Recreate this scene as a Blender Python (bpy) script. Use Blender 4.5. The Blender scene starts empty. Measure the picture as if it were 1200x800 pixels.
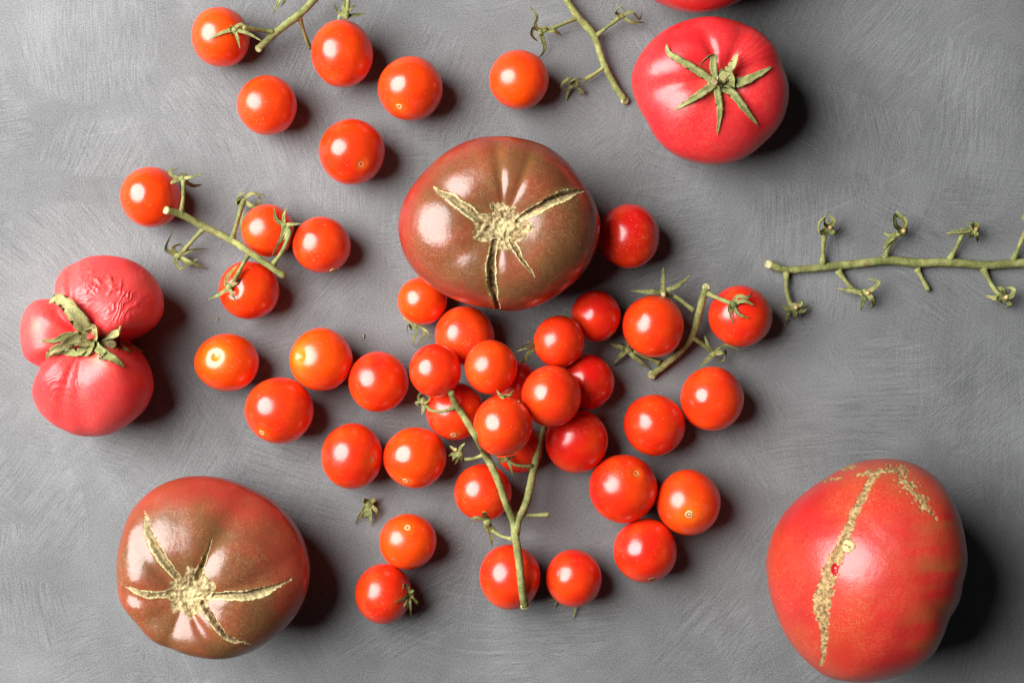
import bpy, math, random
import numpy as np
from mathutils import Vector, Matrix
from mathutils.bvhtree import BVHTree

random.seed(7)
scene = bpy.context.scene
COL = scene.collection

# ------------------------------------------------------------------ camera, light, exposure
S = 0.0004            # metres per unit of the layout grid (1200 x 800 units = 48 x 32 cm of board)
D = 1667.0            # camera height in the same units (50 mm lens on 36 mm film)

cam_d = bpy.data.cameras.new("camera")
cam_d.lens = 50.0
cam_d.sensor_width = 36.0
cam_d.clip_start = 0.01
cam_d.clip_end = 50.0
cam = bpy.data.objects.new("camera", cam_d)
cam.location = (0, 0, D * S)
COL.objects.link(cam)
scene.camera = cam

world = bpy.data.worlds.new("World")
scene.world = world
world.use_nodes = True
bg = world.node_tree.nodes["Background"]
bg.inputs[0].default_value = (0.78, 0.97, 1.0, 1)
bg.inputs[1].default_value = 0.022

ld = bpy.data.lights.new("window_light", 'AREA')
ld.shape = 'ELLIPSE'
ld.size = 1.02
ld.size_y = 1.08
ld.energy = 40.0
ld.color = (1.0, 0.995, 0.985)
lamp = bpy.data.objects.new("window_light", ld)
lamp.location = (-0.73, 0.23, 0.76)
lamp.rotation_euler = (Vector((0, 0, 0.0)) - Vector(lamp.location)).to_track_quat('-Z', 'Y').to_euler()
COL.objects.link(lamp)

vs = scene.view_settings
vs.view_transform = 'Standard'
vs.look = 'None'
vs.gamma = 1.0
vs.use_curve_mapping = False
vs.exposure = 0.0

# ------------------------------------------------------------------ helpers
def W(x, y, z=0.0):
    """layout grid point, as seen on the board from the camera, at height z -> metres"""
    k = (D - z) / D * S
    return Vector(((x - 600) * k, (400 - y) * k, z * S))

def Wn(P):
    P = np.asarray(P, float)
    k = (D - P[:, 2]) / D * S
    return np.stack([(P[:, 0] - 600) * k, (400 - P[:, 1]) * k, P[:, 2] * S], 1)

def proj(V):
    z = V[:, 2] / S
    k = D / (D - z) / S
    return np.stack([600 + V[:, 0] * k, 400 - V[:, 1] * k], 1)

def _h(i, j, k):
    with np.errstate(over='ignore'):
        n = (i.astype(np.uint32) * np.uint32(374761393) + j.astype(np.uint32) * np.uint32(668265263)
             + k.astype(np.uint32) * np.uint32(2246822519))
        n = (n ^ (n >> np.uint32(13))) * np.uint32(1274126177)
        n = n ^ (n >> np.uint32(16))
    return (n & np.uint32(0xFFFFFF)).astype(float) / 0xFFFFFF

def noise(P):
    P = np.asarray(P, float) + 1000.0
    f = np.floor(P).astype(np.int64)
    t = P - f
    t = t * t * (3 - 2 * t)
    out = 0
    for a in (0, 1):
        for b in (0, 1):
            for c in (0, 1):
                w = (t[:, 0] if a else 1 - t[:, 0]) * (t[:, 1] if b else 1 - t[:, 1]) * (t[:, 2] if c else 1 - t[:, 2])
                out = out + w * _h(f[:, 0] + a, f[:, 1] + b, f[:, 2] + c)
    return out * 2 - 1

def fbm(P, o=3):
    P = np.asarray(P, float)
    s, a = 0, 1.0
    for _ in range(o):
        s = s + a * noise(P)
        P = P * 2.03 + 17.3
        a *= 0.5
    return s

def sstep(a, b, x):
    t = np.clip((x - a) / (b - a), 0, 1)
    return t * t * (3 - 2 * t)

def link_mesh(name, V, F, mats, parent=None, root=None, attrs=None, midx=None, smooth=True):
    """V metres (N,3).  root: the thing whose base is the local origin."""
    me = bpy.data.meshes.new(name)
    V = np.asarray(V, float)
    if root is not None:
        V = V - np.array(root['_o'][:])
    me.from_pydata(V.tolist(), [], [tuple(int(i) for i in f) for f in F])
    if not isinstance(mats, (list, tuple)):
        mats = [mats]
    for m in mats:
        me.materials.append(m)
    if midx is not None:
        me.polygons.foreach_set('material_index', np.asarray(midx, np.int32))
    if smooth:
        me.polygons.foreach_set('use_smooth', np.ones(len(me.polygons), bool))
    for k, arr in (attrs or {}).items():
        a = me.attributes.new(k, 'FLOAT', 'POINT')
        a.data.foreach_set('value', np.asarray(arr, np.float32))
    me.update()
    o = bpy.data.objects.new(name, me)
    COL.objects.link(o)
    if parent is not None:
        o.parent = parent
    return o

def thing(name, label, cat, base, group=None):
    o = bpy.data.objects.new(name, None)
    o.empty_display_size = 0.01
    COL.objects.link(o)
    o.location = base
    o['label'] = label
    o['category'] = cat
    if group:
        o['group'] = group
    o['_o'] = [float(c) for c in base]
    return o

TREES = []
def add_tree(V, F):
    TREES.append(BVHTree.FromPolygons([tuple(v) for v in V], [tuple(int(i) for i in f) for f in F]))

def top(x, y):
    """height (grid units) of the highest surface already standing under grid point (x, y)"""
    o = Vector((0, 0, D * S))
    d = (W(x, y, 0) - o).normalized()
    best = 0.0
    for t in TREES:
        h = t.ray_cast(o, d)
        if h[0] is not None:
            best = max(best, h[0].z / S)
    return best

def crom(P, n):
    P = np.asarray(P, float)
    if len(P) == 2:
        t = np.linspace(0, 1, n)[:, None]
        return P[0] * (1 - t) + P[1] * t
    Q = np.vstack([2 * P[0] - P[1], P, 2 * P[-1] - P[-2]])
    seg = len(P) - 1
    out = []
    for u in np.linspace(0, seg, n):
        i = min(int(u), seg - 1)
        t = u - i
        p0, p1, p2, p3 = Q[i:i + 4]
        out.append(0.5 * ((2 * p1) + (-p0 + p2) * t + (2 * p0 - 5 * p1 + 4 * p2 - p3) * t * t + (-p0 + 3 * p1 - 3 * p2 + p3) * t ** 3))
    return np.array(out)

def tube(pts, rad, n=None, sides=10, rough=0.10, seed=0):
    """pts: (x,y,z) grid -> V metres, F"""
    P = np.asarray(pts, float)
    L = np.linalg.norm(np.diff(P, axis=0), axis=1).sum()
    n = n or max(6, int(L / 3.0))
    C = Wn(crom(P, n))
    R = np.interp(np.linspace(0, 1, n), np.linspace(0, 1, len(rad)), rad) * S
    T = np.gradient(C, axis=0)
    T /= np.linalg.norm(T, axis=1)[:, None] + 1e-12
    up = np.array([0, 0, 1.0]) if abs(T[0][2]) < 0.9 else np.array([1.0, 0, 0])
    V = []
    nrm = np.cross(T[0], up)
    nrm /= np.linalg.norm(nrm)
    for i in range(n):
        nrm = nrm - T[i] * np.dot(nrm, T[i])
        nrm /= np.linalg.norm(nrm)
        b = np.cross(T[i], nrm)
        for k in range(sides):
            a = 2 * math.pi * k / sides
            V.append(C[i] + R[i] * (math.cos(a) * nrm + math.sin(a) * b))
    V = np.array(V)
    if rough:
        cc = np.repeat(C, sides, 0)
        nz = noise(V / S * 0.22 + seed * 7.7) + 0.6 * noise(V / S * 0.6 + seed)
        V = cc + (V - cc) * (1 + rough * nz)[:, None]
    F = []
    for i in range(n - 1):
        for k in range(sides):
            F.append((i * sides + k, i * sides + (k + 1) % sides, (i + 1) * sides + (k + 1) % sides, (i + 1) * sides + k))
    V = np.vstack([V, C[0] - T[0] * R[0] * 0.15, C[-1] + T[-1] * R[-1] * 0.4])
    a, b = len(V) - 2, len(V) - 1
    for k in range(sides):
        F.append((a, (k + 1) % sides, k))
        F.append((b, (n - 1) * sides + k, (n - 1) * sides + (k + 1) % sides))
    return V, F, (C, T, R)

def blade(pts, width, n=12, fold=0.35, thick=0.7, twist=0.0, base=0.55):
    """a sepal: lens-shaped folded blade along pts (x,y,z grid)"""
    C = Wn(crom(pts, n))
    t = np.linspace(0, 1, n)
    w = width * 0.5 * (base + (1 - base) * np.sin(np.clip(t * 1.9, 0, math.pi / 2))) * np.clip(1 - t, 0, 1) ** 0.62
    w = np.maximum(w, 0.22) * S
    T = np.gradient(C, axis=0)
    T /= np.linalg.norm(T, axis=1)[:, None] + 1e-12
    V = []
    side = np.cross(T[0], [0, 0, 1.0])
    if np.linalg.norm(side) < 1e-3:
        side = np.array([1.0, 0, 0])
    side /= np.linalg.norm(side)
    for i in range(n):
        side = side - T[i] * np.dot(side, T[i])
        side /= np.linalg.norm(side)
        a = twist * t[i]
        nr = np.cross(side, T[i])
        if i == 0 and nr[2] < 0:
            side = -side
            nr = -nr
        s2 = side * math.cos(a) + nr * math.sin(a)
        n2 = np.cross(s2, T[i])
        jag = 1 + 0.12 * math.sin(i * 2.3 + width)
        th = thick * S * (1 - 0.6 * t[i])
        for (u, v) in ((-1, fold), (-0.5, fold * 0.28), (0, 0), (0.5, fold * 0.28), (1, fold)):
            V.append(C[i] + s2 * w[i] * u * jag + n2 * (w[i] * v + th * 0.5))
        for (u, v) in ((0.5, fold * 0.28), (0, -0.12), (-0.5, fold * 0.28)):
            V.append(C[i] + s2 * w[i] * u * jag + n2 * (w[i] * v - th * 0.5))
    V = np.array(V)
    m = 8
    if width > 9:          # dried, crumpled blade
        nz = noise(V / S * 0.16 + width) + 0.6 * noise(V / S * 0.42 + width)
        V[:, 2] += np.repeat(w, m) * 0.30 * nz
    F = []
    for i in range(n - 1):
        for k in range(m):
            F.append((i * m + k, (i + 1) * m + k, (i + 1) * m + (k + 1) % m, i * m + (k + 1) % m))
    F.append(tuple(range(m)))
    F.append(tuple(range((n - 1) * m, n * m))[::-1])
    return V, F

# ------------------------------------------------------------------ materials
def new_mat(name):
    m = bpy.data.materials.new(name)
    m.use_nodes = True
    nt = m.node_tree
    b = nt.nodes["Principled BSDF"]
    return m, nt, b

def nd(nt, typ, **kw):
    n = nt.nodes.new(typ)
    for k, v in kw.items():
        setattr(n, k, v)
    return n

def lk(nt, a, b):
    nt.links.new(a, b)

def sock(nt, v, inp):
    if isinstance(v, (int, float)):
        inp.default_value = v
    elif isinstance(v, tuple):
        inp.default_value = v if len(v) == 4 or inp.type == 'VECTOR' else (*v, 1)
    else:
        lk(nt, v, inp)

def mixc(nt, fac, a, b, mode='MIX'):
    n = nd(nt, 'ShaderNodeMix', data_type='RGBA', blend_type=mode)
    sock(nt, fac, n.inputs[0])
    sock(nt, a, n.inputs[6])
    sock(nt, b, n.inputs[7])
    return n.outputs[2]

def math_(nt, op, a, b=0.0, c=None, clamp=False):
    n = nd(nt, 'ShaderNodeMath', operation=op, use_clamp=clamp)
    sock(nt, a, n.inputs[0])
    sock(nt, b, n.inputs[1])
    if c is not None:
        sock(nt, c, n.inputs[2])
    return n.outputs[0]

def ramp(nt, fac, lo, hi, a=0.0, b=1.0):
    n = nd(nt, 'ShaderNodeMapRange')
    n.interpolation_type = 'SMOOTHSTEP'
    sock(nt, fac, n.inputs[0])
    n.inputs[1].default_value = lo
    n.inputs[2].default_value = hi
    n.inputs[3].default_value = a
    n.inputs[4].default_value = b
    return n.outputs[0]

def ntex(nt, vec, scale, detail=2.0, rough=0.5, dist=0.0):
    n = nd(nt, 'ShaderNodeTexNoise')
    n.inputs['Scale'].default_value = scale
    n.inputs['Detail'].default_value = detail
    n.inputs['Roughness'].default_value = rough
    n.inputs['Distortion'].default_value = dist
    lk(nt, vec, n.inputs['Vector'])
    return n.outputs['Fac']

def attr(nt, name):
    n = nd(nt, 'ShaderNodeAttribute')
    n.attribute_name = name
    return n.outputs['Fac']

def objco(nt):
    return nd(nt, 'ShaderNodeTexCoord').outputs['Object']

def bump(nt, b, h, strength, dist, prev=None):
    n = nd(nt, 'ShaderNodeBump')
    n.inputs['Strength'].default_value = strength
    n.inputs['Distance'].default_value = dist
    lk(nt, h, n.inputs['Height'])
    if prev is not None:
        lk(nt, prev, n.inputs['Normal'])
    lk(nt, n.outputs[0], b.inputs['Normal'])
    return n.outputs[0]

def flecks(nt, vec, scale, size, dens_scale, lo, hi):
    """sparse tiny pale flecks of skin wear"""
    v = nd(nt, 'ShaderNodeTexVoronoi')
    v.inputs['Scale'].default_value = scale
    lk(nt, vec, v.inputs['Vector'])
    dot = ramp(nt, v.outputs['Distance'], size, size * 0.4)
    return math_(nt, 'MULTIPLY', dot, ramp(nt, ntex(nt, vec, dens_scale, 2), lo, hi))

def cherry_material():
    m, nt, b = new_mat("cherry_tomato_skin")
    co = objco(nt)
    oi = nd(nt, 'ShaderNodeObjectInfo')
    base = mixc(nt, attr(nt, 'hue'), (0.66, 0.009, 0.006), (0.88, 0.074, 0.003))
    n1 = ntex(nt, co, 90, 3)
    base = mixc(nt, ramp(nt, n1, 0.42, 0.75, 0, 0.35), base, (0.88, 0.11, 0.008))
    base = mixc(nt, attr(nt, 'ripe'), base, (0.88, 0.205, 0.008))
    add = nd(nt, 'ShaderNodeVectorMath', operation='ADD')
    lk(nt, co, add.inputs[0])
    mul = math_(nt, 'MULTIPLY', oi.outputs['Random'], 3.0)
    lk(nt, mul, add.inputs[1])
    fl = flecks(nt, add.outputs[0], 900, 0.24, 60, 0.56, 0.68)
    base = mixc(nt, math_(nt, 'MULTIPLY', fl, 0.6), base, (0.9, 0.45, 0.28))
    fl2 = flecks(nt, add.outputs[0], 330, 0.09, 40, 0.40, 0.52)
    base = mixc(nt, math_(nt, 'MULTIPLY', fl2, 0.7), base, (0.9, 0.40, 0.20))
    lk(nt, base, b.inputs['Base Color'])
    r = ntex(nt, add.outputs[0], 60, 3)
    lk(nt, ramp(nt, r, 0.3, 0.7, 0.19, 0.30), b.inputs['Roughness'])
    b.inputs['Specular IOR Level'].default_value = 0.68
    b.inputs['Subsurface Weight'].default_value = 0.25
    b.inputs['Subsurface Radius'].default_value = (1.0, 0.12, 0.05)
    b.inputs['Subsurface Scale'].default_value = 0.006
    bump(nt, b, math_(nt, 'ADD', ntex(nt, add.outputs[0], 220, 3), math_(nt, 'MULTIPLY', fl, 0.5)), 0.17, 0.0006)
    return m

def skin_material(name, ca, cb, cc, speck, rough=0.24, fine=0.5, spk=(0.5, 0.28, 0.1)):
    """large tomato skin: ca -> cb by attribute 'tint', cc by attribute 'streak', fine dots spk"""
    m, nt, b = new_mat(name)
    co = objco(nt)
    t = attr(nt, 'tint')
    base = mixc(nt, t, ca, cb)
    base = mixc(nt, attr(nt, 'streak'), base, cc)
    n1 = ntex(nt, co, 55, 4)
    base = mixc(nt, ramp(nt, n1, 0.35, 0.75, 0, 0.30), base, tuple(min(1, c * 1.55) for c in ca))
    v = nd(nt, 'ShaderNodeTexVoronoi')
    v.inputs['Scale'].default_value = 1500
    lk(nt, co, v.inputs['Vector'])
    d = ramp(nt, v.outputs['Distance'], 0.55, 0.20)
    rs = ramp(nt, ntex(nt, co, 1300, 2, 0.7), 0.52, 0.66)
    base = mixc(nt, math_(nt, 'MULTIPLY', rs, fine * 0.5), base, tuple(c * 1.15 for c in ca))
    d = math_(nt, 'MULTIPLY', d, math_(nt, 'MULTIPLY', ramp(nt, ntex(nt, co, 420, 2), 0.30, 0.55), ramp(nt, ntex(nt, co, 48, 3), 0.30, 0.55)))
    base = mixc(nt, math_(nt, 'MULTIPLY', math_(nt, 'MULTIPLY', d, fine), math_(nt, 'MULTIPLY_ADD', t, 0.75, 0.25)), base, spk)
    fl = flecks(nt, co, 500, 0.12, 45, 0.56, 0.66)
    base = mixc(nt, math_(nt, 'MULTIPLY', fl, speck), base, (0.85, 0.6, 0.42))
    lk(nt, base, b.inputs['Base Color'])
    lk(nt, ramp(nt, ntex(nt, co, 40, 3), 0.3, 0.7, rough - 0.03, rough + 0.06), b.inputs['Roughness'])
    b.inputs['Specular IOR Level'].default_value = 0.55
    b.inputs['Subsurface Weight'].default_value = 0.15
    b.inputs['Subsurface Radius'].default_value = (1.0, 0.2, 0.1)
    b.inputs['Subsurface Scale'].default_value = 0.006
    bp = bump(nt, b, ntex(nt, co, 105, 4, 0.6), 0.30, 0.0012)
    bump(nt, b, ntex(nt, co, 900, 2), 0.08, 0.0003, bp)
    return m

def cork_material(name, pale, dark, scale=260, lipc=(0.74, 0.70, 0.36)):
    """corky tissue; attribute 'deep' 0 at the lips .. 1 at the bottom of the split"""
    m, nt, b = new_mat(name)
    co = objco(nt)
    n1 = ntex(nt, co, scale, 5, 0.65)
    base = mixc(nt, ramp(nt, n1, 0.36, 0.64), dark, pale)
    base = mixc(nt, attr(nt, 'lip'), base, lipc)
    inner = mixc(nt, ramp(nt, ntex(nt, co, 600, 3), 0.40, 0.68), (0.050, 0.022, 0.010), (0.26, 0.15, 0.06))
    base = mixc(nt, attr(nt, 'deep'), base, inner)
    lk(nt, base, b.inputs['Base Color'])
    b.inputs['Roughness'].default_value = 0.75
    b.inputs['Specular IOR Level'].default_value = 0.25
    bump(nt, b, n1, 0.7, 0.0012)
    return m

def green_material(name, a, c, d, rough=0.6, scale=120):
    m, nt, b = new_mat(name)
    co = objco(nt)
    base = mixc(nt, ramp(nt, ntex(nt, co, scale, 4, 0.6), 0.35, 0.68), a, c)
    base = mixc(nt, ramp(nt, ntex(nt, co, scale * 2.6, 3, 0.7), 0.52, 0.68, 0, 0.85), base, d)
    lk(nt, base, b.inputs['Base Color'])
    b.inputs['Roughness'].default_value = rough
    b.inputs['Specular IOR Level'].default_value = 0.3
    hair = ntex(nt, co, scale * 14, 2, 0.7)
    lk(nt, mixc(nt, ramp(nt, hair, 0.52, 0.66, 0, 0.45), base, tuple(min(1, x * 1.9) for x in c)), b.inputs['Base Color'])
    bump(nt, b, ntex(nt, co, scale * 6, 4, 0.7), 0.7, 0.0007)
    return m

def plain_material(name, c, rough=0.7, c2=None, scale=500):
    m, nt, b = new_mat(name)
    n = ntex(nt, objco(nt), scale, 3)
    lk(nt, mixc(nt, ramp(nt, n, 0.35, 0.65), c, c2 or tuple(x * 0.7 for x in c)), b.inputs['Base Color'])
    b.inputs['Roughness'].default_value = rough
    bump(nt, b, n, 0.4, 0.0004)
    return m

def board_material():
    """grey painted board: brush strokes laid in patches of different directions"""
    m, nt, b = new_mat("brushed_grey_board")
    co = objco(nt)
    hsum = None

    def warp(vec, scale, amt):
        n = nd(nt, 'ShaderNodeTexNoise')
        n.inputs['Scale'].default_value = scale
        n.inputs['Detail'].default_value = 2
        lk(nt, vec, n.inputs['Vector'])
        s = nd(nt, 'ShaderNodeVectorMath', operation='SUBTRACT')
        lk(nt, n.outputs['Color'], s.inputs[0])
        s.inputs[1].default_value = (0.5, 0.5, 0.5)
        sc = nd(nt, 'ShaderNodeVectorMath', operation='SCALE')
        lk(nt, s.outputs[0], sc.inputs[0])
        sc.inputs['Scale'].default_value = amt
        ad = nd(nt, 'ShaderNodeVectorMath', operation='ADD')
        lk(nt, vec, ad.inputs[0])
        lk(nt, sc.outputs[0], ad.inputs[1])
        return ad.outputs[0]

    def strokes(cell, seed, along, across, bend):
        off = nd(nt, 'ShaderNodeVectorMath', operation='ADD')
        lk(nt, co, off.inputs[0])
        off.inputs[1].default_value = (seed * 1.37, seed * 0.71, 0)
        wv = warp(off.outputs[0], 9, 0.07)
        vo = nd(nt, 'ShaderNodeTexVoronoi')
        vo.voronoi_dimensions = '2D'
        vo.feature = 'SMOOTH_F1'
        vo.inputs['Smoothness'].default_value = 0.35
        vo.inputs['Scale'].default_value = cell
        lk(nt, wv, vo.inputs['Vector'])
        sep = nd(nt, 'ShaderNodeSeparateColor')
        lk(nt, vo.outputs['Color'], sep.inputs[0])
        ang = math_(nt, 'MULTIPLY', sep.outputs[0], 6.2)
        rot = nd(nt, 'ShaderNodeVectorRotate')
        rot.rotation_type = 'Z_AXIS'
        lk(nt, warp(off.outputs[0], 6, bend), rot.inputs['Vector'])
        lk(nt, ang, rot.inputs['Angle'])
        mp = nd(nt, 'ShaderNodeMapping')
        mp.inputs['Scale'].default_value = (along, across, 1)
        lk(nt, rot.outputs[0], mp.inputs['Vector'])
        n = ntex(nt, mp.outputs[0], 1.0, 5, 0.74)
        return n, sep.outputs[1]

    s1, r1 = strokes(13, 1.0, 48, 760, 0.035)
    s2, r2 = strokes(8, 4.0, 26, 520, 0.06)
    s3, r3 = strokes(17, 9.0, 75, 1050, 0.03)
    grain = ntex(nt, co, 1500, 3, 0.7)
    blot = ntex(nt, co, 11, 4, 0.55)
    blot2 = ntex(nt, co, 38, 4, 0.6)
    # colour: paint laid thicker and thinner
    pm = ramp(nt, ntex(nt, co, 13, 3), 0.44, 0.56)
    mixs = nd(nt, 'ShaderNodeMix', data_type='FLOAT')
    lk(nt, pm, mixs.inputs[0]); lk(nt, s1, mixs.inputs[2]); lk(nt, s3, mixs.inputs[3])
    s13 = mixs.outputs[0]
    f = math_(nt, 'MULTIPLY', math_(nt, 'SUBTRACT', s13, 0.5), 1.15)
    # a few sweeping arcs left by the brush
    for (ax_, ay_, sx_, sy_, mr, amp) in ((585, 420, 560, 735, 0.062, 1.0), (1290, 330, 1080, 80, 0.055, 0.9), (60, -120, 110, 120, 0.05, 0.6), (760, -260, 980, 225, 0.05, 0.7), (1000, 900, 860, 690, 0.04, 0.6)):
        c0 = ((ax_ - 600) * S, (400 - ay_) * S, 0)
        c1 = ((sx_ - 600) * S, (400 - sy_) * S, 0)
        dn = nd(nt, 'ShaderNodeVectorMath', operation='DISTANCE')
        lk(nt, warp(co, 20, 0.006), dn.inputs[0]); dn.inputs[1].default_value = c0
        dm = nd(nt, 'ShaderNodeVectorMath', operation='DISTANCE')
        lk(nt, warp(co, 14, 0.05), dm.inputs[0]); dm.inputs[1].default_value = c1
        cv = nd(nt, 'ShaderNodeCombineXYZ')
        lk(nt, math_(nt, 'MULTIPLY', dn.outputs['Value'], 420.0), cv.inputs[0])
        rn_ = ntex(nt, cv.outputs[0], 1.0, 3, 0.6)
        line = ramp(nt, rn_, 0.50, 0.68)
        mk = math_(nt, 'MULTIPLY', ramp(nt, dm.outputs['Value'], mr, mr * 0.35), ramp(nt, ntex(nt, co, 45, 3), 0.38, 0.60))
        f = math_(nt, 'ADD', f, math_(nt, 'MULTIPLY', math_(nt, 'MULTIPLY', line, mk), 0.26 * amp))
    f = math_(nt, 'ADD', f, math_(nt, 'MULTIPLY', math_(nt, 'SUBTRACT', s2, 0.5), 0.42))
    f = math_(nt, 'ADD', f, math_(nt, 'MULTIPLY', math_(nt, 'SUBTRACT', grain, 0.5), 1.8))
    f = math_(nt, 'ADD', f, math_(nt, 'MULTIPLY', math_(nt, 'SUBTRACT', blot, 0.5), 0.85))
    f = math_(nt, 'ADD', f, math_(nt, 'MULTIPLY', math_(nt, 'SUBTRACT', blot2, 0.5), 0.40))
    # sparse crisp bristle scratches
    sc1 = ramp(nt, s2, 0.63, 0.70)
    msk = ramp(nt, ntex(nt, co, 16, 2), 0.50, 0.62)
    f = math_(nt, 'ADD', f, math_(nt, 'MULTIPLY', math_(nt, 'MULTIPLY', sc1, msk), 0.18))
    f = math_(nt, 'ADD', f, 0.5, clamp=True)
    base = mixc(nt, f, (0.072, 0.0745, 0.0752), (0.258, 0.262, 0.264))
    lk(nt, base, b.inputs['Base Color'])
    b.inputs['Roughness'].default_value = 0.72
    b.inputs['Specular IOR Level'].default_value = 0.25
    h = math_(nt, 'ADD', math_(nt, 'MULTIPLY', s13, 1.3), s2)
    h = math_(nt, 'ADD', h, math_(nt, 'MULTIPLY', grain, 0.5))
    bump(nt, b, h, 0.38, 0.0006)
    return m

M_CH = cherry_material()
M_BROWN = skin_material("brown_tomato_skin", (0.29, 0.030, 0.018), (0.132, 0.060, 0.023), (0.17, 0.105, 0.028), 0.5, 0.23, 0.65, (0.33, 0.165, 0.075))
M_PINK = skin_material("pink_tomato_skin", (0.56, 0.013, 0.018), (0.62, 0.026, 0.034), (0.70, 0.20, 0.08), 0.5, 0.30, 0.25)
M_WRINK = skin_material("wrinkled_tomato_skin", (0.60, 0.018, 0.024), (0.74, 0.060, 0.062), (0.80, 0.20, 0.10), 0.3, 0.40, 0.3)
M_RED = skin_material("red_tomato_skin", (0.42, 0.017, 0.016), (0.46, 0.044, 0.018), (0.29, 0.088, 0.025), 0.5, 0.30, 0.5, (0.5, 0.2, 0.08))
M_SCARLET = skin_material("scarlet_tomato_skin", (0.56, 0.018, 0.020), (0.60, 0.03, 0.03), (0.6, 0.1, 0.05), 0.4, 0.25, 0.2)
M_CORK = cork_material("cork_tissue", (0.54, 0.425, 0.215), (0.17, 0.105, 0.04), 480, (0.58, 0.51, 0.25))
M_CORK2 = cork_material("tan_cork_scar", (0.50, 0.345, 0.15), (0.20, 0.11, 0.042), 480)
M_STEM = green_material("vine_stem_green", (0.115, 0.130, 0.034), (0.290, 0.300, 0.105), (0.20, 0.115, 0.045), 0.75, 150)
M_SEPAL = green_material("sepal_green", (0.100, 0.115, 0.028), (0.300, 0.305, 0.110), (0.30, 0.22, 0.10), 0.75, 230)
M_SEPALD = green_material("dry_sepal_green", (0.21, 0.19, 0.065), (0.40, 0.37, 0.16), (0.30, 0.20, 0.09), 0.65, 150)
M_STAR = green_material("star_sepal_green", (0.150, 0.165, 0.045), (0.360, 0.365, 0.140), (0.33, 0.25, 0.11), 0.75, 230)
M_STUB = plain_material("brown_stalk_end", (0.30, 0.22, 0.10), 0.85, (0.14, 0.09, 0.035))
M_CUT = plain_material("cut_stem_pith", (0.50, 0.45, 0.24), 0.8, (0.27, 0.25, 0.10))
M_RING = plain_material("stem_scar_rim", (0.62, 0.42, 0.20), 0.7, (0.45, 0.26, 0.10))
M_PIT = plain_material("stem_scar_pit", (0.085, 0.035, 0.014), 0.8, (0.20, 0.10, 0.04))
M_FLESH = plain_material("red_flesh", (0.55, 0.02, 0.02), 0.3)
M_BOARD = board_material()

# ------------------------------------------------------------------ the surface
def make_board():
    hx, hy, th = 0.62, 0.46, 0.02
    V = np.array([(-hx, -hy, 0), (hx, -hy, 0), (hx, hy, 0), (-hx, hy, 0), (-hx, -hy, -th), (hx, -hy, -th), (hx, hy, -th), (-hx, hy, -th)])
    F = [(0, 1, 2, 3), (7, 6, 5, 4), (0, 4, 5, 1), (1, 5, 6, 2), (2, 6, 7, 3), (3, 7, 4, 0)]
    o = link_mesh("tabletop", V, F, M_BOARD, smooth=False)
    o['kind'] = 'structure'
make_board()

# ------------------------------------------------------------------ large tomatoes
def polyd(P, poly, width):
    """distance of points P (N,2) to a polyline whose half width varies; returns 1 - d/halfwidth, t, signed side"""
    poly = np.asarray(poly, float)
    best = np.full(len(P), -9.0)
    side = np.zeros(len(P))
    tt = np.zeros(len(P))
    n = len(poly) - 1
    for i in range(n):
        a, b = poly[i], poly[i + 1]
        ab = b - a
        t = np.clip(((P - a) @ ab) / (ab @ ab), 0, 1)
        q = a + t[:, None] * ab
        d = np.linalg.norm(P - q, axis=1)
        hw = width[i] * (1 - t) + width[i + 1] * t
        m = 1 - d / np.maximum(hw, 0.05)
        cr = ab[0] * (P[:, 1] - a[1]) - ab[1] * (P[:, 0] - a[0])
        k = m > best
        best = np.where(k, m, best)
        side = np.where(k, np.sign(cr) * d / np.maximum(hw, .05), side)
        tt = np.where(k, (i + t) / n, tt)
    return best, tt, side

def conv(pts, ox, oy, sc):
    return [(ox + x * sc, oy + y * sc) for x, y in pts]

def fine(poly, w, n=24):
    P = crom(np.asarray(poly, float), n)
    return P, np.interp(np.linspace(0, 1, n), np.linspace(0, 1, len(w)), w)

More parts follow.
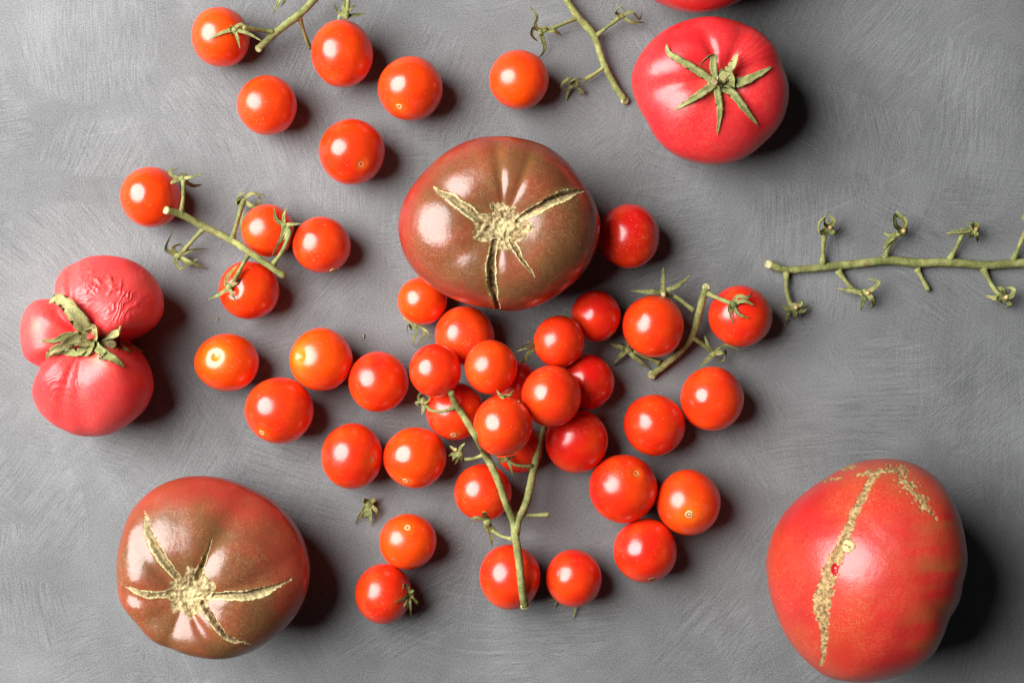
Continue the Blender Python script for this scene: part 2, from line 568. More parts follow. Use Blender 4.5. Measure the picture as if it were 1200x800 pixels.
class Big:
    def __init__(s, outline, zc, zt, pole, dip, sig, center=None, NA=560, NT=210, NB=46, lowpass=26, hp=0.92, creases=(), lump=0.012, seed=1.0, us=0.0, rimk=0.25):
        O = np.asarray(outline, float)
        c = np.array(center if center else O.mean(0))
        s.c, s.zc, s.pole = c, zc, np.array(pole)
        d = O - c
        ang = np.arctan2(-d[:, 1], d[:, 0])
        r = np.linalg.norm(d, axis=1)
        o = np.argsort(ang)
        ang, r = ang[o], r[o]
        g = np.linspace(-math.pi, math.pi, 720, endpoint=False)
        rg = np.interp(g, np.r_[ang - 2 * math.pi, ang, ang + 2 * math.pi], np.r_[r, r, r])
        f = np.fft.rfft(rg)
        f *= np.exp(-(np.arange(len(f)) / lowpass) ** 2)
        rg = np.fft.irfft(f, 720)
        a = np.linspace(-math.pi, math.pi, NA, endpoint=False)
        R = np.interp(a, np.r_[g, math.pi], np.r_[rg, rg[0]])
        # widen or narrow the body until its outline, seen from the camera, has these radii
        for _ in range(3):
            uu = np.linspace(0.3, math.pi * .75, 40)
            Aq, Uq = np.meshgrid(a, uu)
            cq, sq = np.cos(Uq), np.sin(Uq)
            wq = sstep(0, 1, np.clip(cq, 0, 1))
            kq = (D - zc) / D
            zq = zc + (zt - zc) * np.clip(cq, 0, 1) ** 0.95 - zc * np.clip(-cq, 0, 1) ** 0.8
            pq = D / (D - zq) * kq
            xq = (c[0] + (pole[0] - c[0]) * wq + R * sq ** hp * np.cos(Aq) - 600) * pq + 600 - c[0]
            yq = (c[1] + (pole[1] - c[1]) * wq - R * sq ** hp * np.sin(Aq) - 400) * pq + 400 - c[1]
            bn = ((np.arctan2(-yq, xq) + math.pi) / (2 * math.pi) * 90).astype(int) % 90
            mx = np.zeros(90)
            np.maximum.at(mx, bn.ravel(), np.hypot(xq, yq).ravel())
            gb = -math.pi + (np.arange(90) + .5) * 2 * math.pi / 90
            want = np.interp(gb, g, rg)
            ra = want / np.maximum(mx, 1)
            fr = np.fft.rfft(ra)
            fr *= np.exp(-(np.arange(len(fr)) / 9.0) ** 2)
            ra = np.fft.irfft(fr, 90)
            R = R * np.interp(a, np.r_[gb - 2 * math.pi, gb, gb + 2 * math.pi], np.r_[ra, ra, ra])
        u = np.r_[np.linspace(0.004, math.pi / 2, NT), np.linspace(math.pi / 2, math.pi - 0.02, NB)[1:]]
        A, U = np.meshgrid(a, u)
        RR = np.broadcast_to(R, A.shape)
        cu, su = np.cos(U), np.sin(U)
        # away from the rim the outline's lobes fade towards the mean radius
        hor = su ** hp
        w = sstep(0, 1, np.clip(cu, 0, 1))
        k = (D - zc) / D * S
        bx = c[0] + (pole[0] - c[0]) * w
        by = c[1] + (pole[1] - c[1]) * w
        X = (bx + RR * hor * np.cos(A) - 600) * k
        Y = (400 - (by - RR * hor * np.sin(A))) * k
        top_ = (zt - zc) * np.clip(cu, 0, 1) ** 0.95
        bot = zc * np.clip(-cu, 0, 1) ** 0.8
        Z = zc + top_ - bot
        rad = RR * hor
        Z = Z - dip * np.exp(-(rad / sig) ** 2) * (cu > 0)
        for (ca, depth, wd, u0, u1) in creases:
            da = (A - ca + math.pi) % (2 * math.pi) - math.pi
            e = np.exp(-(da / wd) ** 2) * sstep(us, us + u0, U) * (1 - sstep(u1, math.pi * .8, U)) * depth
            Z = Z - e * np.clip(cu, 0, 1) ** 0.6
            ee = e * su * k * (1 - (1 - rimk) * sstep(0.7, 1.35, U))
            X = X - np.cos(A) * ee
            Y = Y - np.sin(A) * ee
        V = np.stack([X.ravel(), Y.ravel(), Z.ravel() * S], 1)
        s.C3 = np.array([(c[0] - 600) * k, (400 - c[1]) * k, zc * 0.85 * S])
        n = V - s.C3
        s.N = n / np.linalg.norm(n, axis=1)[:, None]
        V = V + s.N * (lump * R.mean() * S * fbm(V / S / 55.0 + seed * 9.1, 2))[:, None]
        V[:, 2] = np.maximum(V[:, 2], 0.0003 * 0 + 0.00002)
        s.V, s.A, s.U = V, A.ravel(), U.ravel()
        NU = len(u)
        i, j = np.meshgrid(np.arange(NU - 1), np.arange(NA), indexing='ij')
        j2 = (j + 1) % NA
        s.F = np.stack([i * NA + j, (i + 1) * NA + j, (i + 1) * NA + j2, i * NA + j2], -1).reshape(-1, 4)
        s.capB = [(NU - 1) * NA + q for q in range(NA)][::-1]
        s.capT = [q for q in range(NA)]
        s.P2 = proj(V)
        s.upper = (U.ravel() < 1.75)
        s.rn = np.clip(su.ravel(), 0, 1)
        s.own = np.full(len(V), -1)
        s.names = []
        s.att = {q: np.zeros(len(V)) for q in ('tint', 'streak', 'deep', 'lip')}

    def disp(s, d):
        s.V = s.V + s.N * (d * S)[:, None]

    def crack(s, poly, w, depth=7, lip=0.26, raise_=1.2, deep=1.0, rag=0.12, seed=0, name='crack', thr=0.0, bias=0.0):
        P, ww = fine(poly, w)
        q = s.P2 + np.stack([noise(np.c_[s.P2 * 0.12, np.full(len(s.P2), seed)]), noise(np.c_[s.P2 * 0.12, np.full(len(s.P2), seed + 9)])], 1) * 1.3
        m, t, side = polyd(q, P, ww)
        m = m + rag * noise(np.c_[s.P2 * 0.45, np.full(len(s.P2), seed + 3.3)])
        m = np.where(s.upper, m, -9)
        inside = m > thr
        wmid = np.interp(t, np.linspace(0, 1, len(ww)), ww) / max(ww)
        rough = noise(np.c_[s.P2 * 0.5, np.full(len(s.P2), seed)])
        prof = sstep(lip, lip + 0.4, m)
        s.disp(-depth * prof * wmid + 0.35 * raise_ * np.exp(-((m - lip * 0.5) / 0.25) ** 2) * wmid + 0.5 * rough * inside)
        dv = prof * deep * np.clip(wmid * 1.5, 0, 1) * (1 - abs(bias) * sstep(-0.25, 0.25, side * (1 if bias >= 0 else -1)) * (0.75 + 0.35 * rough))
        s.att['deep'] = np.where(inside, np.maximum(s.att['deep'], dv), s.att['deep'])
        s.att['lip'] = np.where(inside, np.clip(1 - sstep(lip * 0.6, lip + 0.2, m) + 0.5 * abs(bias) * sstep(-.2, .3, side * (1 if bias >= 0 else -1)), 0, 1), s.att['lip'])
        s.names.append(name)
        s.own = np.where(inside & (s.own < 0), len(s.names) - 1, s.own)
        # skin next to the split turns pale green
        near = np.exp(-np.clip(-m, 0, 9) / 0.5) * (m > -2)
        s.att['streak'] = np.maximum(s.att['streak'], near * 0.55 * (~inside))

    def blob(s, c, rx, ry, rag=0.25, raise_=1.0, amp=1.6, freq=0.22, name='stem_scar', seed=0, ridges=0.0, spikes=0.0):
        d = s.P2 - np.array(c)
        an = np.arctan2(d[:, 1], d[:, 0])
        r = np.sqrt((d[:, 0] / rx) ** 2 + (d[:, 1] / ry) ** 2)
        e = rag * fbm(np.c_[np.cos(an) * 2.5, np.sin(an) * 2.5, np.full(len(an), seed)], 3) + spikes * np.abs(noise(np.c_[np.cos(an) * 6, np.sin(an) * 6, np.full(len(an), seed + 5)]))
        m = 1 + e - r
        m = np.where(s.upper, m, -9)
        ins = m > 0
        nz = fbm(np.c_[s.P2 * freq, np.full(len(an), seed)], 4)
        rd = np.sin(r * 17 + 3 * noise(np.c_[s.P2 * 0.08, np.full(len(an), seed)])) * ridges
        s.disp(np.where(ins, sstep(0, 0.25, m) * (raise_ + amp * nz + rd), 0))
        s.att['deep'] = np.where(ins, 0.35 * sstep(0.25, 0.9, -nz + rd * -0.5), s.att['deep'])
        s.att['lip'] = np.where(ins, 0.65 * (1 - sstep(0.1, 0.55, r)), s.att['lip'])
        s.names.append(name)
        s.own = np.where(ins, len(s.names) - 1, s.own)
        near = np.exp(-np.clip(-m, 0, 9) / 0.10) * (m > -1)
        s.att['streak'] = np.maximum(s.att['streak'], near * 0.7 * (~ins))

    def build(s, label, mat, cork, base_xy, extra=(), group="large ripe tomatoes around the cherry tomatoes"):
        root = thing("large_tomato", label, "tomato", Vector((s.C3[0], s.C3[1], 0)), group)
        s.root = root
        fo = s.own[s.F]
        fo = np.where((fo == fo[:, :1]).all(1), fo[:, 0], np.where((fo >= 0).sum(1) >= 3, fo.max(1), -1))
        atts = s.att
        for k in range(-1, len(s.names)):
            Fk = s.F[fo == k]
            faces = Fk.tolist()
            if k == -1:
                faces.append(s.capB)
                if s.own[0] < 0:
                    faces.append(s.capT)
            elif s.own[0] == k:
                faces.append(s.capT)
            if not faces:
                continue
            ids = np.unique(np.concatenate([np.asarray(f) for f in faces]) if k == -1 or s.own[0] == k else Fk.ravel())
            mp = np.full(len(s.V), -1)
            mp[ids] = np.arange(len(ids))
            fs = [tuple(mp[list(f)]) for f in faces]
            names = ('tint', 'streak') if k == -1 else ('deep', 'lip')
            link_mesh('skin' if k == -1 else s.names[k], s.V[ids], fs, mat if k == -1 else (M_FLESH if s.names[k] == 'flesh_hole' else cork), root, root, {q: atts[q][ids] for q in names})
        add_tree(s.V, s.F.tolist())
        return root

def cl(x):
    return np.clip(x, 0, 1)

def n2(P, f, sd):
    return fbm(np.c_[P * f, np.full(len(P), sd)], 3)

# --- the split brown tomato in the middle
z4 = lambda p: conv(p, 440, 140, 0.3)
outA = z4([(88,430),(100,340),(140,260),(200,190),(280,125),(370,80),(470,65),(560,72),(640,90),(720,140),(790,210),(840,280),(870,350),(880,420),(870,480),(840,560),(800,620),(740,670),(660,720),(580,745),(500,745),(430,735),(350,720),(270,690),(200,640),(150,590),(110,520)])
A = Big(outA, 84, 150, (590, 266), 20, 42, center=(586, 262), seed=1, hp=0.86, lump=0.010,
        creases=[(1.62, 2.6, .12, .5, 1.2), (1.15, 2.2, .12, .5, 1.2), (2.62, 3, .2, .35, 1.2), (-2.5, 2, .2, .4, 1.2), (-1.7, 2, .13, .4, 1.2), (.45, 2.5, .18, .4, 1.2), (-.5, 1.5, .3, .4, 1.2)])
rim = sstep(0.74, 1.0, A.rn)
A.att['tint'] = cl(1.10 - rim * 0.75 - 0.40 * sstep(-520, -470, -A.P2[:, 0]) + 0.40 * n2(A.P2, 0.02, 3))
st = np.exp(-((A.A - 1.62) / .07) ** 2) + np.exp(-((A.A - 1.15) / .06) ** 2) + .6 * np.exp(-((A.A - 1.95) / .05) ** 2) + .5 * np.exp(-((A.A + 0.8) / .08) ** 2)
A.att['streak'] = cl(st * 0.55 * sstep(.25, .5, A.rn) * (1 - .7 * rim) + 0.15 * n2(A.P2, 0.03, 8))
A.crack(z4([(410,395),(350,345),(290,305),(226,266)]), [6.0, 6.5, 5.6, 1.0], 3.5, 0.25, 0.8, 0.6, seed=1, bias=-.8)
A.crack(z4([(555,395),(640,345),(730,300),(824,274)]), [3, 6.0, 7.8, .8], 7, 0.12, 1.0, 1.0, seed=2, bias=.9)
A.crack(z4([(465,480),(452,560),(455,640),(476,744)]), [4, 6.2, 6.8, 3.6], 8, 0.15, 1.0, 1.0, seed=3, bias=-.35)
A.crack(z4([(530,470),(565,540),(622,614)]), [3.5, 3.6, .8], 3, 0.3, 0.6, 0.9, seed=4)
A.crack(z4([(463,360),(460,322)]), [2.5, .6], 2, 0.4, 0.5, 0.8, seed=5)
A.blob(z4([(497, 422)])[0], 29, 25, 0.28, -0.4, 1.1, 0.30, ridges=0.5, seed=2, spikes=0.16)
A.build("large brown tomato in the middle, split by pale cracks around its corky stem scar", M_BROWN, M_CORK, None)

# --- the split brown tomato low on the left
z8 = lambda p: conv(p, 100, 530, 0.3375)
outE = z8([(103,430),(110,350),(135,260),(170,185),(230,125),(310,90),(400,80),(490,90),(570,120),(640,155),(710,220),(755,290),(778,370),(780,430),(765,500),(720,580),(660,640),(590,690),(500,710),(430,713),(350,700),(280,680),(215,635),(160,570),(120,500)])
E = Big(outE, 82, 148, z8([(375, 488)])[0], 22, 40, center=(249, 664), seed=2, hp=0.86, lump=0.010,
        creases=[(1.05, 5, .22, .45, 1.3), (2.25, 3.5, .2, .35, 1.2), (3.05, 3, .2, .3, 1.2), (0.2, 3.5, .16, .35, 1.2), (-1.0, 3.5, .2, .3, 1.2), (-1.9, 2, .2, .4, 1.4), (-2.6, 0.5, .2, .4, 1.2)])
rim = sstep(0.66, 1.0, E.rn)
E.att['tint'] = cl(1.12 - rim * 0.9 * (1 - 0.75 * sstep(690, 740, E.P2[:, 1])) - 0.5 * sstep(-640, -570, -E.P2[:, 1]) * 0.9 + 0.45 * n2(E.P2, 0.018, 5))
E.att['streak'] = cl(0.35 * np.exp(-((E.A - 1.02) / .12) ** 2) * sstep(.2, .4, E.rn) * (1 - rim) + 0.2 * n2(E.P2, 0.03, 4))
E.crack(z8([(318,430),(262,362),(225,290),(207,202)]), [5, 6.4, 5.8, .8], 6, 0.16, 0.9, 0.85, seed=11, bias=-.5)
E.crack(z8([(388,440),(405,390),(440,300)]), [5, 4.2, .8], 6, 0.16, 0.8, 1.0, seed=12, bias=.3)
E.crack(z8([(450,497),(530,497),(620,482),(722,438)]), [4, 6.6, 6.4, .8], 5, 0.2, 0.9, 0.9, seed=13, bias=.8)
E.crack(z8([(408,525),(440,580),(490,640),(574,666)]), [5, 5.0, 4.2, .8], 6, 0.16, 0.9, 1.0, seed=14)
E.crack(z8([(300,490),(215,492),(138,464)]), [4, 5.0, .8], 3, 0.3, 0.9, 0.35, seed=15, bias=.6)
E.blob(z8([(368, 490)])[0], 25, 24, 0.30, -0.4, 1.1, 0.28, ridges=0.4, seed=7, spikes=0.2)
E.build("large brown tomato with five splits raying from its stem scar, in the lower left", M_BROWN, M_CORK, None)

# --- the tall red tomato with a zip scar, lower right
z5 = lambda p: conv(p, 880, 520, 0.35)
outF = z5([(50,400),(60,340),(90,265),(140,200),(200,150),(270,100),(350,60),(430,48),(520,55),(590,85),(640,130),(680,190),(710,270),(728,360),(715,450),(690,550),(650,620),(615,700),(560,750),(480,785),(400,795),(320,795),(250,780),(190,730),(130,660),(90,580),(60,480)])
Ft = Big(outF, 100, 214, (1034, 664), 0, 40, center=(1014, 668), seed=3, hp=0.95, lump=0.008,
         us=0.55, rimk=0.8,
         creases=[(-0.9, 1.6, .12, .7, 1.7), (-0.5, 1.0, .10, .6, 1.6)])
P2 = Ft.P2
Ft.att['tint'] = cl(0.45 + 0.8 * n2(P2, 0.017, 3) + 0.5 * (1 - sstep(900, 960, P2[:, 0])))
band = sstep(1020, 1100, P2[:, 0] + 22 * noise(np.c_[P2 * .03, np.full(len(P2), 6.)])) * (1 - 0.5 * sstep(1105, 1135, P2[:, 0]))
Ft.att['streak'] = cl(band * (0.28 + 0.75 * noise(np.c_[P2[:, 0] * 0.008, P2[:, 1] * 0.10 + P2[:, 0] * 0.016 + .5 * noise(np.c_[P2 * .035, np.full(len(P2), 3.)]), np.full(len(P2), 2.2)])) * 0.85
                      + 0.16 * n2(P2, 0.02, 9) + 0.25 * (1 - sstep(905, 955, P2[:, 0])) * cl(n2(P2, 0.03, 1)))
Ft.blob(z5([(326, 342)])[0], 8.0, 8.4, 0.18, 1.0, 1.0, 0.3, name='blossom_scar', seed=3)
sp = [(412,104),(370,180),(335,260),(310,325),(278,400),(250,480),(238,540),(243,600),(247,660),(236,738)]
sw = [3.6, 4.8, 5.3, 6.3, 7.6, 9.6, 10.2, 6.4, 4.2, 1.8]
Ft.crack(z5(sp), sw, -1.0, 0.15, 0.0, 0.0, rag=0.35, seed=21, name='zipper_scar')
Ft.crack(z5([(408,106),(450,92),(498,88),(520,130),(560,178),(622,256)]), [4, 6, 9, 12, 11, 2], -0.6, 0.2, 0, 0.0, rag=1.0, seed=22, name='web_scar', thr=0.42)
Ft.crack(z5([(345,104),(405,96),(470,76)]), [2, 5, 2], -0.6, 0.2, 0, 0.0, rag=0.8, seed=23, name='web_scar', thr=0.40)
Ft.crack(z5([(310,84),(352,72)]), [3, 3], -0.6, 0.2, 0, 0.0, rag=0.6, seed=24, name='web_scar', thr=0.25)
Ft.crack(z5([(250,122),(300,112)]), [3, 3], -0.4, 0.2, 0, 0.0, rag=0.9, seed=25, name='web_scar', thr=0.45)
rn_scar = n2(P2, 0.35, 4)
Ft.disp(np.where(Ft.own >= 1, 0.42 * rn_scar - 0.6, 0))
Ft.att['deep'] = np.where(Ft.own >= 1, 0.75 * sstep(0.35, 0.85, -rn_scar), Ft.att['deep'])
Ft.att['lip'] = np.where(Ft.own >= 1, 0.0, Ft.att['lip'])
dd = P2 - np.array(z5([(326, 342)])[0])
ln = np.exp(-((dd[:, 1] - 0.35 * dd[:, 0] + 1.2 * noise(np.c_[P2 * .4, np.zeros(len(P2))])) / 1.1) ** 2)
Ft.att['deep'] = np.where(Ft.own == 0, 0.9 * np.maximum(ln * (dd[:, 0] < 3), sstep(7.0, 8.3, np.hypot(dd[:, 0], dd[:, 1]))), Ft.att['deep'])
Ft.att['lip'] = np.where(Ft.own == 0, 0.45, Ft.att['lip'])
Ft.att['tint'] = np.where(Ft.own < 0, cl(Ft.att['tint']), 0)
hole = Ft.P2 - np.array(z5([(280, 420)])[0])
hm = 1 - np.hypot(hole[:, 0] / 4.2, hole[:, 1] / 7.0) + .2 * noise(np.c_[P2 * .5, np.ones(len(P2))])
Ft.names.append('flesh_hole')
Ft.own = np.where((hm > 0) & Ft.upper, len(Ft.names) - 1, Ft.own)
Ft.disp(np.where(Ft.upper, -3.0 * sstep(0, .6, hm), 0))
rootF = Ft.build("tall red tomato with a tan zip-like cork scar running down it, lower right corner", M_RED, M_CORK2, None)

# --- the pink tomato with the star calyx, upper right
z2 = lambda p: conv(p, 560, 0, 0.325)
outB = z2([(555,310),(565,240),(600,180),(660,120),(720,85),(800,65),(880,65),(960,85),(1030,125),(1080,180),(1100,240),(1120,320),(1115,390),(1085,460),(1030,520),(960,570),(880,592),(800,590),(730,570),(660,520),(610,440),(570,380)])
B = Big(outB, 66, 122, (839, 98), 13, 34, center=(832, 106), NA=400, NT=130, NB=30, seed=4, hp=0.88, lump=0.014,
        creases=[(1.95, 3.5, .2, .3, 1.2), (1.1, 2.2, .2, .3, 1.2), (0.25, 2, .2, .3, 1.2), (-0.75, 1.5, .25, .3, 1.2), (3.3, 5.5, .22, .3, 1.4), (-1.9, 1.5, .25, .3, 1.2)])
B.att['tint'] = cl(0.5 + 0.7 * n2(B.P2, 0.02, 3))
B.att['streak'] = cl(0.5 * np.exp(-(np.hypot(B.P2[:, 0] - 838, B.P2[:, 1] - 98) / 16) ** 2))
rw = sstep(14, 30, B.P2[:, 0] - 842) * (1 - sstep(70, 92, B.P2[:, 0] - 830)) * (1 - sstep(70, 88, B.P2[:, 1])) * sstep(25, 42, B.P2[:, 1])
B.disp(0.12 * rw * np.sin(B.A * 46 + 3 * noise(np.c_[B.P2 * 0.05, np.zeros(len(B.P2))])))
rootB = B.build("pink-red tomato topped by a green star-shaped calyx, upper right", M_PINK, M_CORK, None)

# --- the scarlet tomato cut off by the top edge
aa = np.linspace(0, 2 * math.pi, 28, endpoint=False)
outC = [(818 + 98 * math.cos(t), -79 + 94 * math.sin(t)) for t in aa]
Cc = Big(outC, 68, 124, (818, -79), 14, 32, center=(818, -79), NA=200, NT=70, NB=20, seed=5, lump=0.015)
Cc.att['tint'] = cl(0.5 + 0.6 * n2(Cc.P2, 0.02, 3))
Cc.build("scarlet tomato of which only the lower rim shows at the top edge", M_SCARLET, M_CORK, None)

# --- the pinched pink tomato on the left
z7 = lambda p: conv(p, 0, 280, 0.325)
outD = z7([(187,193),(198,140),(240,95),(310,65),(400,60),(480,80),(540,120),(585,180),(598,250),(582,305),(535,345),(478,366),(520,418),(553,485),(557,555),(520,620),(460,670),(380,710),(300,715),(220,690),(150,640),(112,575),(106,520),(118,487),(92,440),(74,370),(72,300),(95,245),(140,205)])
hubD = z7([(335, 368)])[0]
def angD(x, y):
    p = z7([(x, y)])[0]
    return math.atan2(-(p[1] - hubD[1]), p[0] - hubD[0])
Dt = Big(outD, 62, 124, hubD, 24, 30, center=hubD, NA=560, NT=180, NB=34, lowpass=44, hp=0.80, seed=6, lump=0.010, rimk=0.7,
         creases=[(angD(480, 366), 26, .20, .25, 1.5), (angD(187, 193), 11, .17, .25, 1.4), (angD(116, 488), 11, .17, .25, 1.4),
                  (angD(290, 120), 3, .10, .3, .9), (angD(330, 640), 4, .2, .3, 1.0), (angD(260, 620), 2, .1, .3, .9)])
P2 = Dt.P2
Dt.att['tint'] = cl(0.55 + 0.6 * n2(P2, 0.016, 3) + 0.3 * (1 - sstep(60, 150, P2[:, 0])))
Dt.att['streak'] = cl(0.7 * np.exp(-(np.hypot(P2[:, 0] - 116, P2[:, 1] - 414) / 15) ** 2) + 0.5 * sstep(.5, .8, n2(P2, 0.05, 6)) * np.exp(-(np.hypot(P2[:, 0] - 45, P2[:, 1] - 380) / 12) ** 2))
# wrinkles of the shrunken skin
def wrinkle(c, rad, dirv, freq, amp, sd):
    d = P2 - np.array(c)
    m = np.exp(-((d[:, 0] / rad[0]) ** 2 + (d[:, 1] / rad[1]) ** 2))
    a = math.radians(dirv)
    q = d[:, 0] * math.cos(a) + d[:, 1] * math.sin(a)
    p = -d[:, 0] * math.sin(a) + d[:, 1] * math.cos(a)
    w1 = noise(np.c_[P2 * 0.06, np.full(len(P2), sd)]) * 7 + noise(np.c_[P2 * 0.16, np.full(len(P2), sd + 4)]) * 2.5
    qq = q + w1
    r = 1 - np.abs(noise(np.c_[qq * freq * .42, p * freq * .10, np.full(len(P2), sd)])) * 1.6
    r2 = 1 - np.abs(noise(np.c_[qq * freq * .85, p * freq * .16, np.full(len(P2), sd + 2)])) * 1.6
    r = np.clip(r, 0, 1) + 0.45 * np.clip(r2, 0, 1)
    br = sstep(-0.5, 0.3, noise(np.c_[P2 * 0.06, np.full(len(P2), sd + 8)]))
    Dt.disp(amp * m * (r ** 2) * br)
wrinkle(z7([(400, 200)])[0], (38, 28), 32, 0.55, 1.4, 1.0)
wrinkle(z7([(330, 170)])[0], (18, 28), 75, 0.62, 1.2, 3.0)
wrinkle(z7([(190, 510)])[0], (22, 14), 60, 0.6, 0.7, 5.0)
wrinkle(z7([(270, 510)])[0], (14, 26), -10, 0.55, 0.5, 7.0)
wrinkle(z7([(140, 320)])[0], (14, 20), 80, 0.6, 0.9, 9.0)
rootD = Dt.build("pink lobed tomato with wrinkled skin and dried calyx, at the left edge", M_WRINK, M_CORK, None)

# ------------------------------------------------------------------ cherry tomatoes
# x, y, half width, half height as seen; layer (0 = on the board, 1 = piled on others); scar (x, y, kind); hue; label
CH = [
 (259, 44, 34, 35, 0, None, .75, "orange-red cherry tomato with the upper vine's calyx lying across its face"),
 (401, 63, 36, 39, 0, None, .60, "glossy cherry tomato with an upright calyx and stalk at its rim, near top edge"),
 (481, 104, 38.5, 37.5, 0, (469.5, 130, 'ring'), .65, "bare cherry tomato with pale oval scar, next to the one with upright calyx"),
 (313, 124, 34.5, 34.5, 0, None, .70, "plain unscarred cherry tomato just below the vine cut end near the top left"),
 (412.5, 178, 38.5, 38.5, 0, (427, 197, 'pit'), .55, "cherry tomato with small dark-centred scar, by the upper shoulder of the middle brown tomato"),
 (608, 94, 35, 34.5, 0, None, .80, "bright plain cherry tomato under the short bare vine at the top"),
 (177, 231, 35, 36, 0, None, .60, "cherry tomato with pale specks, beside the cut end of the left vine"),
 (314, 270, 31, 31, 0, None, .70, "small cherry tomato under a long-sepalled calyx on the left vine"),
 (377, 287, 34, 33, 0, (391, 317, 'tip'), .55, "bare cherry tomato touching the small calyx-covered one by the left vine"),
 (292, 340, 35, 34.5, 0, (279, 343, 'dimple'), .45, "cherry tomato with a dimple and green calyx, beneath the left vine"),
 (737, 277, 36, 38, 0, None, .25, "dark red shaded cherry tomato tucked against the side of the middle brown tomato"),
 (495.5, 353, 29.3, 28, 0, None, .80, "small orange-red cherry tomato tucked under brown tomato's edge, calyx curling below it"),
 (544, 393, 35, 35, 0, None, .55, "cherry tomato touching the bottom of the middle brown tomato, under two piled ones"),
 (510, 434, 31, 31, 1, None, .40, "cherry tomato piled above the upper tip of the Y-shaped vine"),
 (575, 430, 31, 32, 1, None, .60, "raised plain cherry tomato at the heart of the pile, over a mostly hidden one"),
 (655, 400, 30, 30.5, 1, None, .50, "raised cherry tomato with a curly calyx at its side, top of the pile"),
 (698, 370, 29.3, 30, 0, None, .22, "scratched dull red cherry tomato between the brown tomato and the pile"),
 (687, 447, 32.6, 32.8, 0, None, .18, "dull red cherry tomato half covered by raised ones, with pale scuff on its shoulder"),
 (646, 464, 35, 36, 1, None, .50, "largest raised cherry tomato of the pile, smooth and bare"),
 (533, 482, 34, 34, 0, (532.5, 509, 'ring'), .40, "cherry tomato lying under the upper tip of the Y-shaped vine, scar at its lower rim"),
 (589, 499, 35, 35.5, 1, None, .50, "raised cherry tomato with sepal bits on top, beside the Y-shaped vine"),
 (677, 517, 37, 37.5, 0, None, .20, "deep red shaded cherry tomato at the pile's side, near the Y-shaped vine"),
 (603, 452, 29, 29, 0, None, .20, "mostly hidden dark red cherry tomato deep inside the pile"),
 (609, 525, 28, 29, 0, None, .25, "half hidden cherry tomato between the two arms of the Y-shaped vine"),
 (566, 577, 33.5, 33.5, 0, None, .50, "cherry tomato crossed by the Y-shaped vine's arm, calyx at its lower edge"),
 (443.5, 447, 35, 35.5, 0, None, .45, "scratched bare cherry tomato between yellow-eyed one and the pile"),
 (376, 422, 37, 37, 0, (353.5, 417.5, 'yellow'), .85, "orange cherry tomato with yellow stem end facing sideways, touching a bare red one"),
 (266, 424.5, 37, 34.5, 0, (259.5, 416.5, 'yellow'), .85, "orange cherry tomato with yellow stem end, standing alone beside the pink lobed tomato"),
 (328, 480, 40, 39, 0, (311.5, 505.5, 'ring'), .55, "big cherry tomato with pale scar at its lower rim, between the two yellow-eyed ones"),
 (413, 534.5, 36, 38.5, 0, (439, 536.5, 'pit'), .50, "cherry tomato with dark pit at its side and white specks, touching a bare neighbour"),
 (486, 536, 37, 36, 0, (476, 562, 'ring'), .65, "orange-red cherry tomato with scar at its rim, between the pitted one and the Y-shaped vine"),
 (478, 634.5, 34, 32.5, 0, (479.5, 614.5, 'ring'), .75, "cherry tomato with round scar near its upper rim, below the loose calyx"),
 (449.5, 695, 33, 35, 0, None, .40, "cherry tomato wearing its own green calyx, lower of the pair below the loose calyx"),
 (598, 675.5, 36, 38, 0, None, .45, "cherry tomato under the cut lower end of the Y-shaped vine"),
 (672.5, 677.5, 32.5, 33.5, 0, None, .40, "plain cherry tomato with a sepal tip poking out below it, beside the Y-shaped vine's foot"),
 (767, 498, 36, 36, 0, None, .40, "plain cherry tomato below the pale cut end of the short vine stub"),
 (834.5, 467, 37, 37.5, 0, None, .45, "slightly lumpy cherry tomato below the long curly sepal of the short cut vine"),
 (729.5, 572, 40, 40, 0, (743.5, 551, 'pit'), .40, "largest of the touching trio of cherry tomatoes, with small pit near its upper rim"),
 (806, 588.5, 38, 38.5, 0, (802, 599, 'eye'), .60, "cherry tomato with pale round stem scar facing up, in the touching trio"),
 (756, 643, 37.5, 37.5, 0, (762, 674, 'dark'), .40, "lowest of the touching trio of cherry tomatoes, with a faint crease across it"),
 (765.5, 382, 36.5, 36.8, 0, None, .50, "cherry tomato between two star-shaped calyxes of the short vine stub"),
 (868, 370.5, 37, 36, 0, None, .35, "red cherry tomato with curled green calyx on its top, beside the long bare vine"),
]
# settle: spread the ones on the board until nobody overlaps, then drop the raised ones onto them
pos = {}
Z = {}
N = len(CH)
def rr(i):
    return 0.5 * (CH[i][2] + CH[i][3])
XY = np.array([[c[0], c[1]] for c in CH], float)
for it in range(60):
    for i in range(N):
        for j in range(i):
            if CH[i][4] == 0 and CH[j][4] == 0:
                d = XY[i] - XY[j]
                L = np.linalg.norm(d)
                need = rr(i) + rr(j) + 0.3
                if L < need:
                    XY[i] += d / L * (need - L) * .5
                    XY[j] -= d / L * (need - L) * .5
def true(i, z):
    k = (D - z) / D
    return (XY[i] - [600, 400]) * k, rr(i) * k
for i in range(N):
    if CH[i][4] == 0:
        z = rr(i)
        for _ in range(4):
            z = true(i, z)[1]
        Z[i] = z
order = [i for i in range(N) if CH[i][4]]
for _ in range(3):
    for i in order:
        z = 30.0
        for it in range(40):
            p, r = true(i, z)
            zz = r
            for j in range(N):
                if j == i or (CH[j][4] and j not in Z):
                    continue
                if CH[j][4] and Z[j] > z:
                    continue
                q, rj = true(j, Z[j])
                d = np.linalg.norm(p - q)
                if d < r + rj:
                    zz = max(zz, Z[j] + math.sqrt((r + rj) ** 2 - d * d))
            if abs(zz - z) < .02:
                break
            z = zz
        Z[i] = z

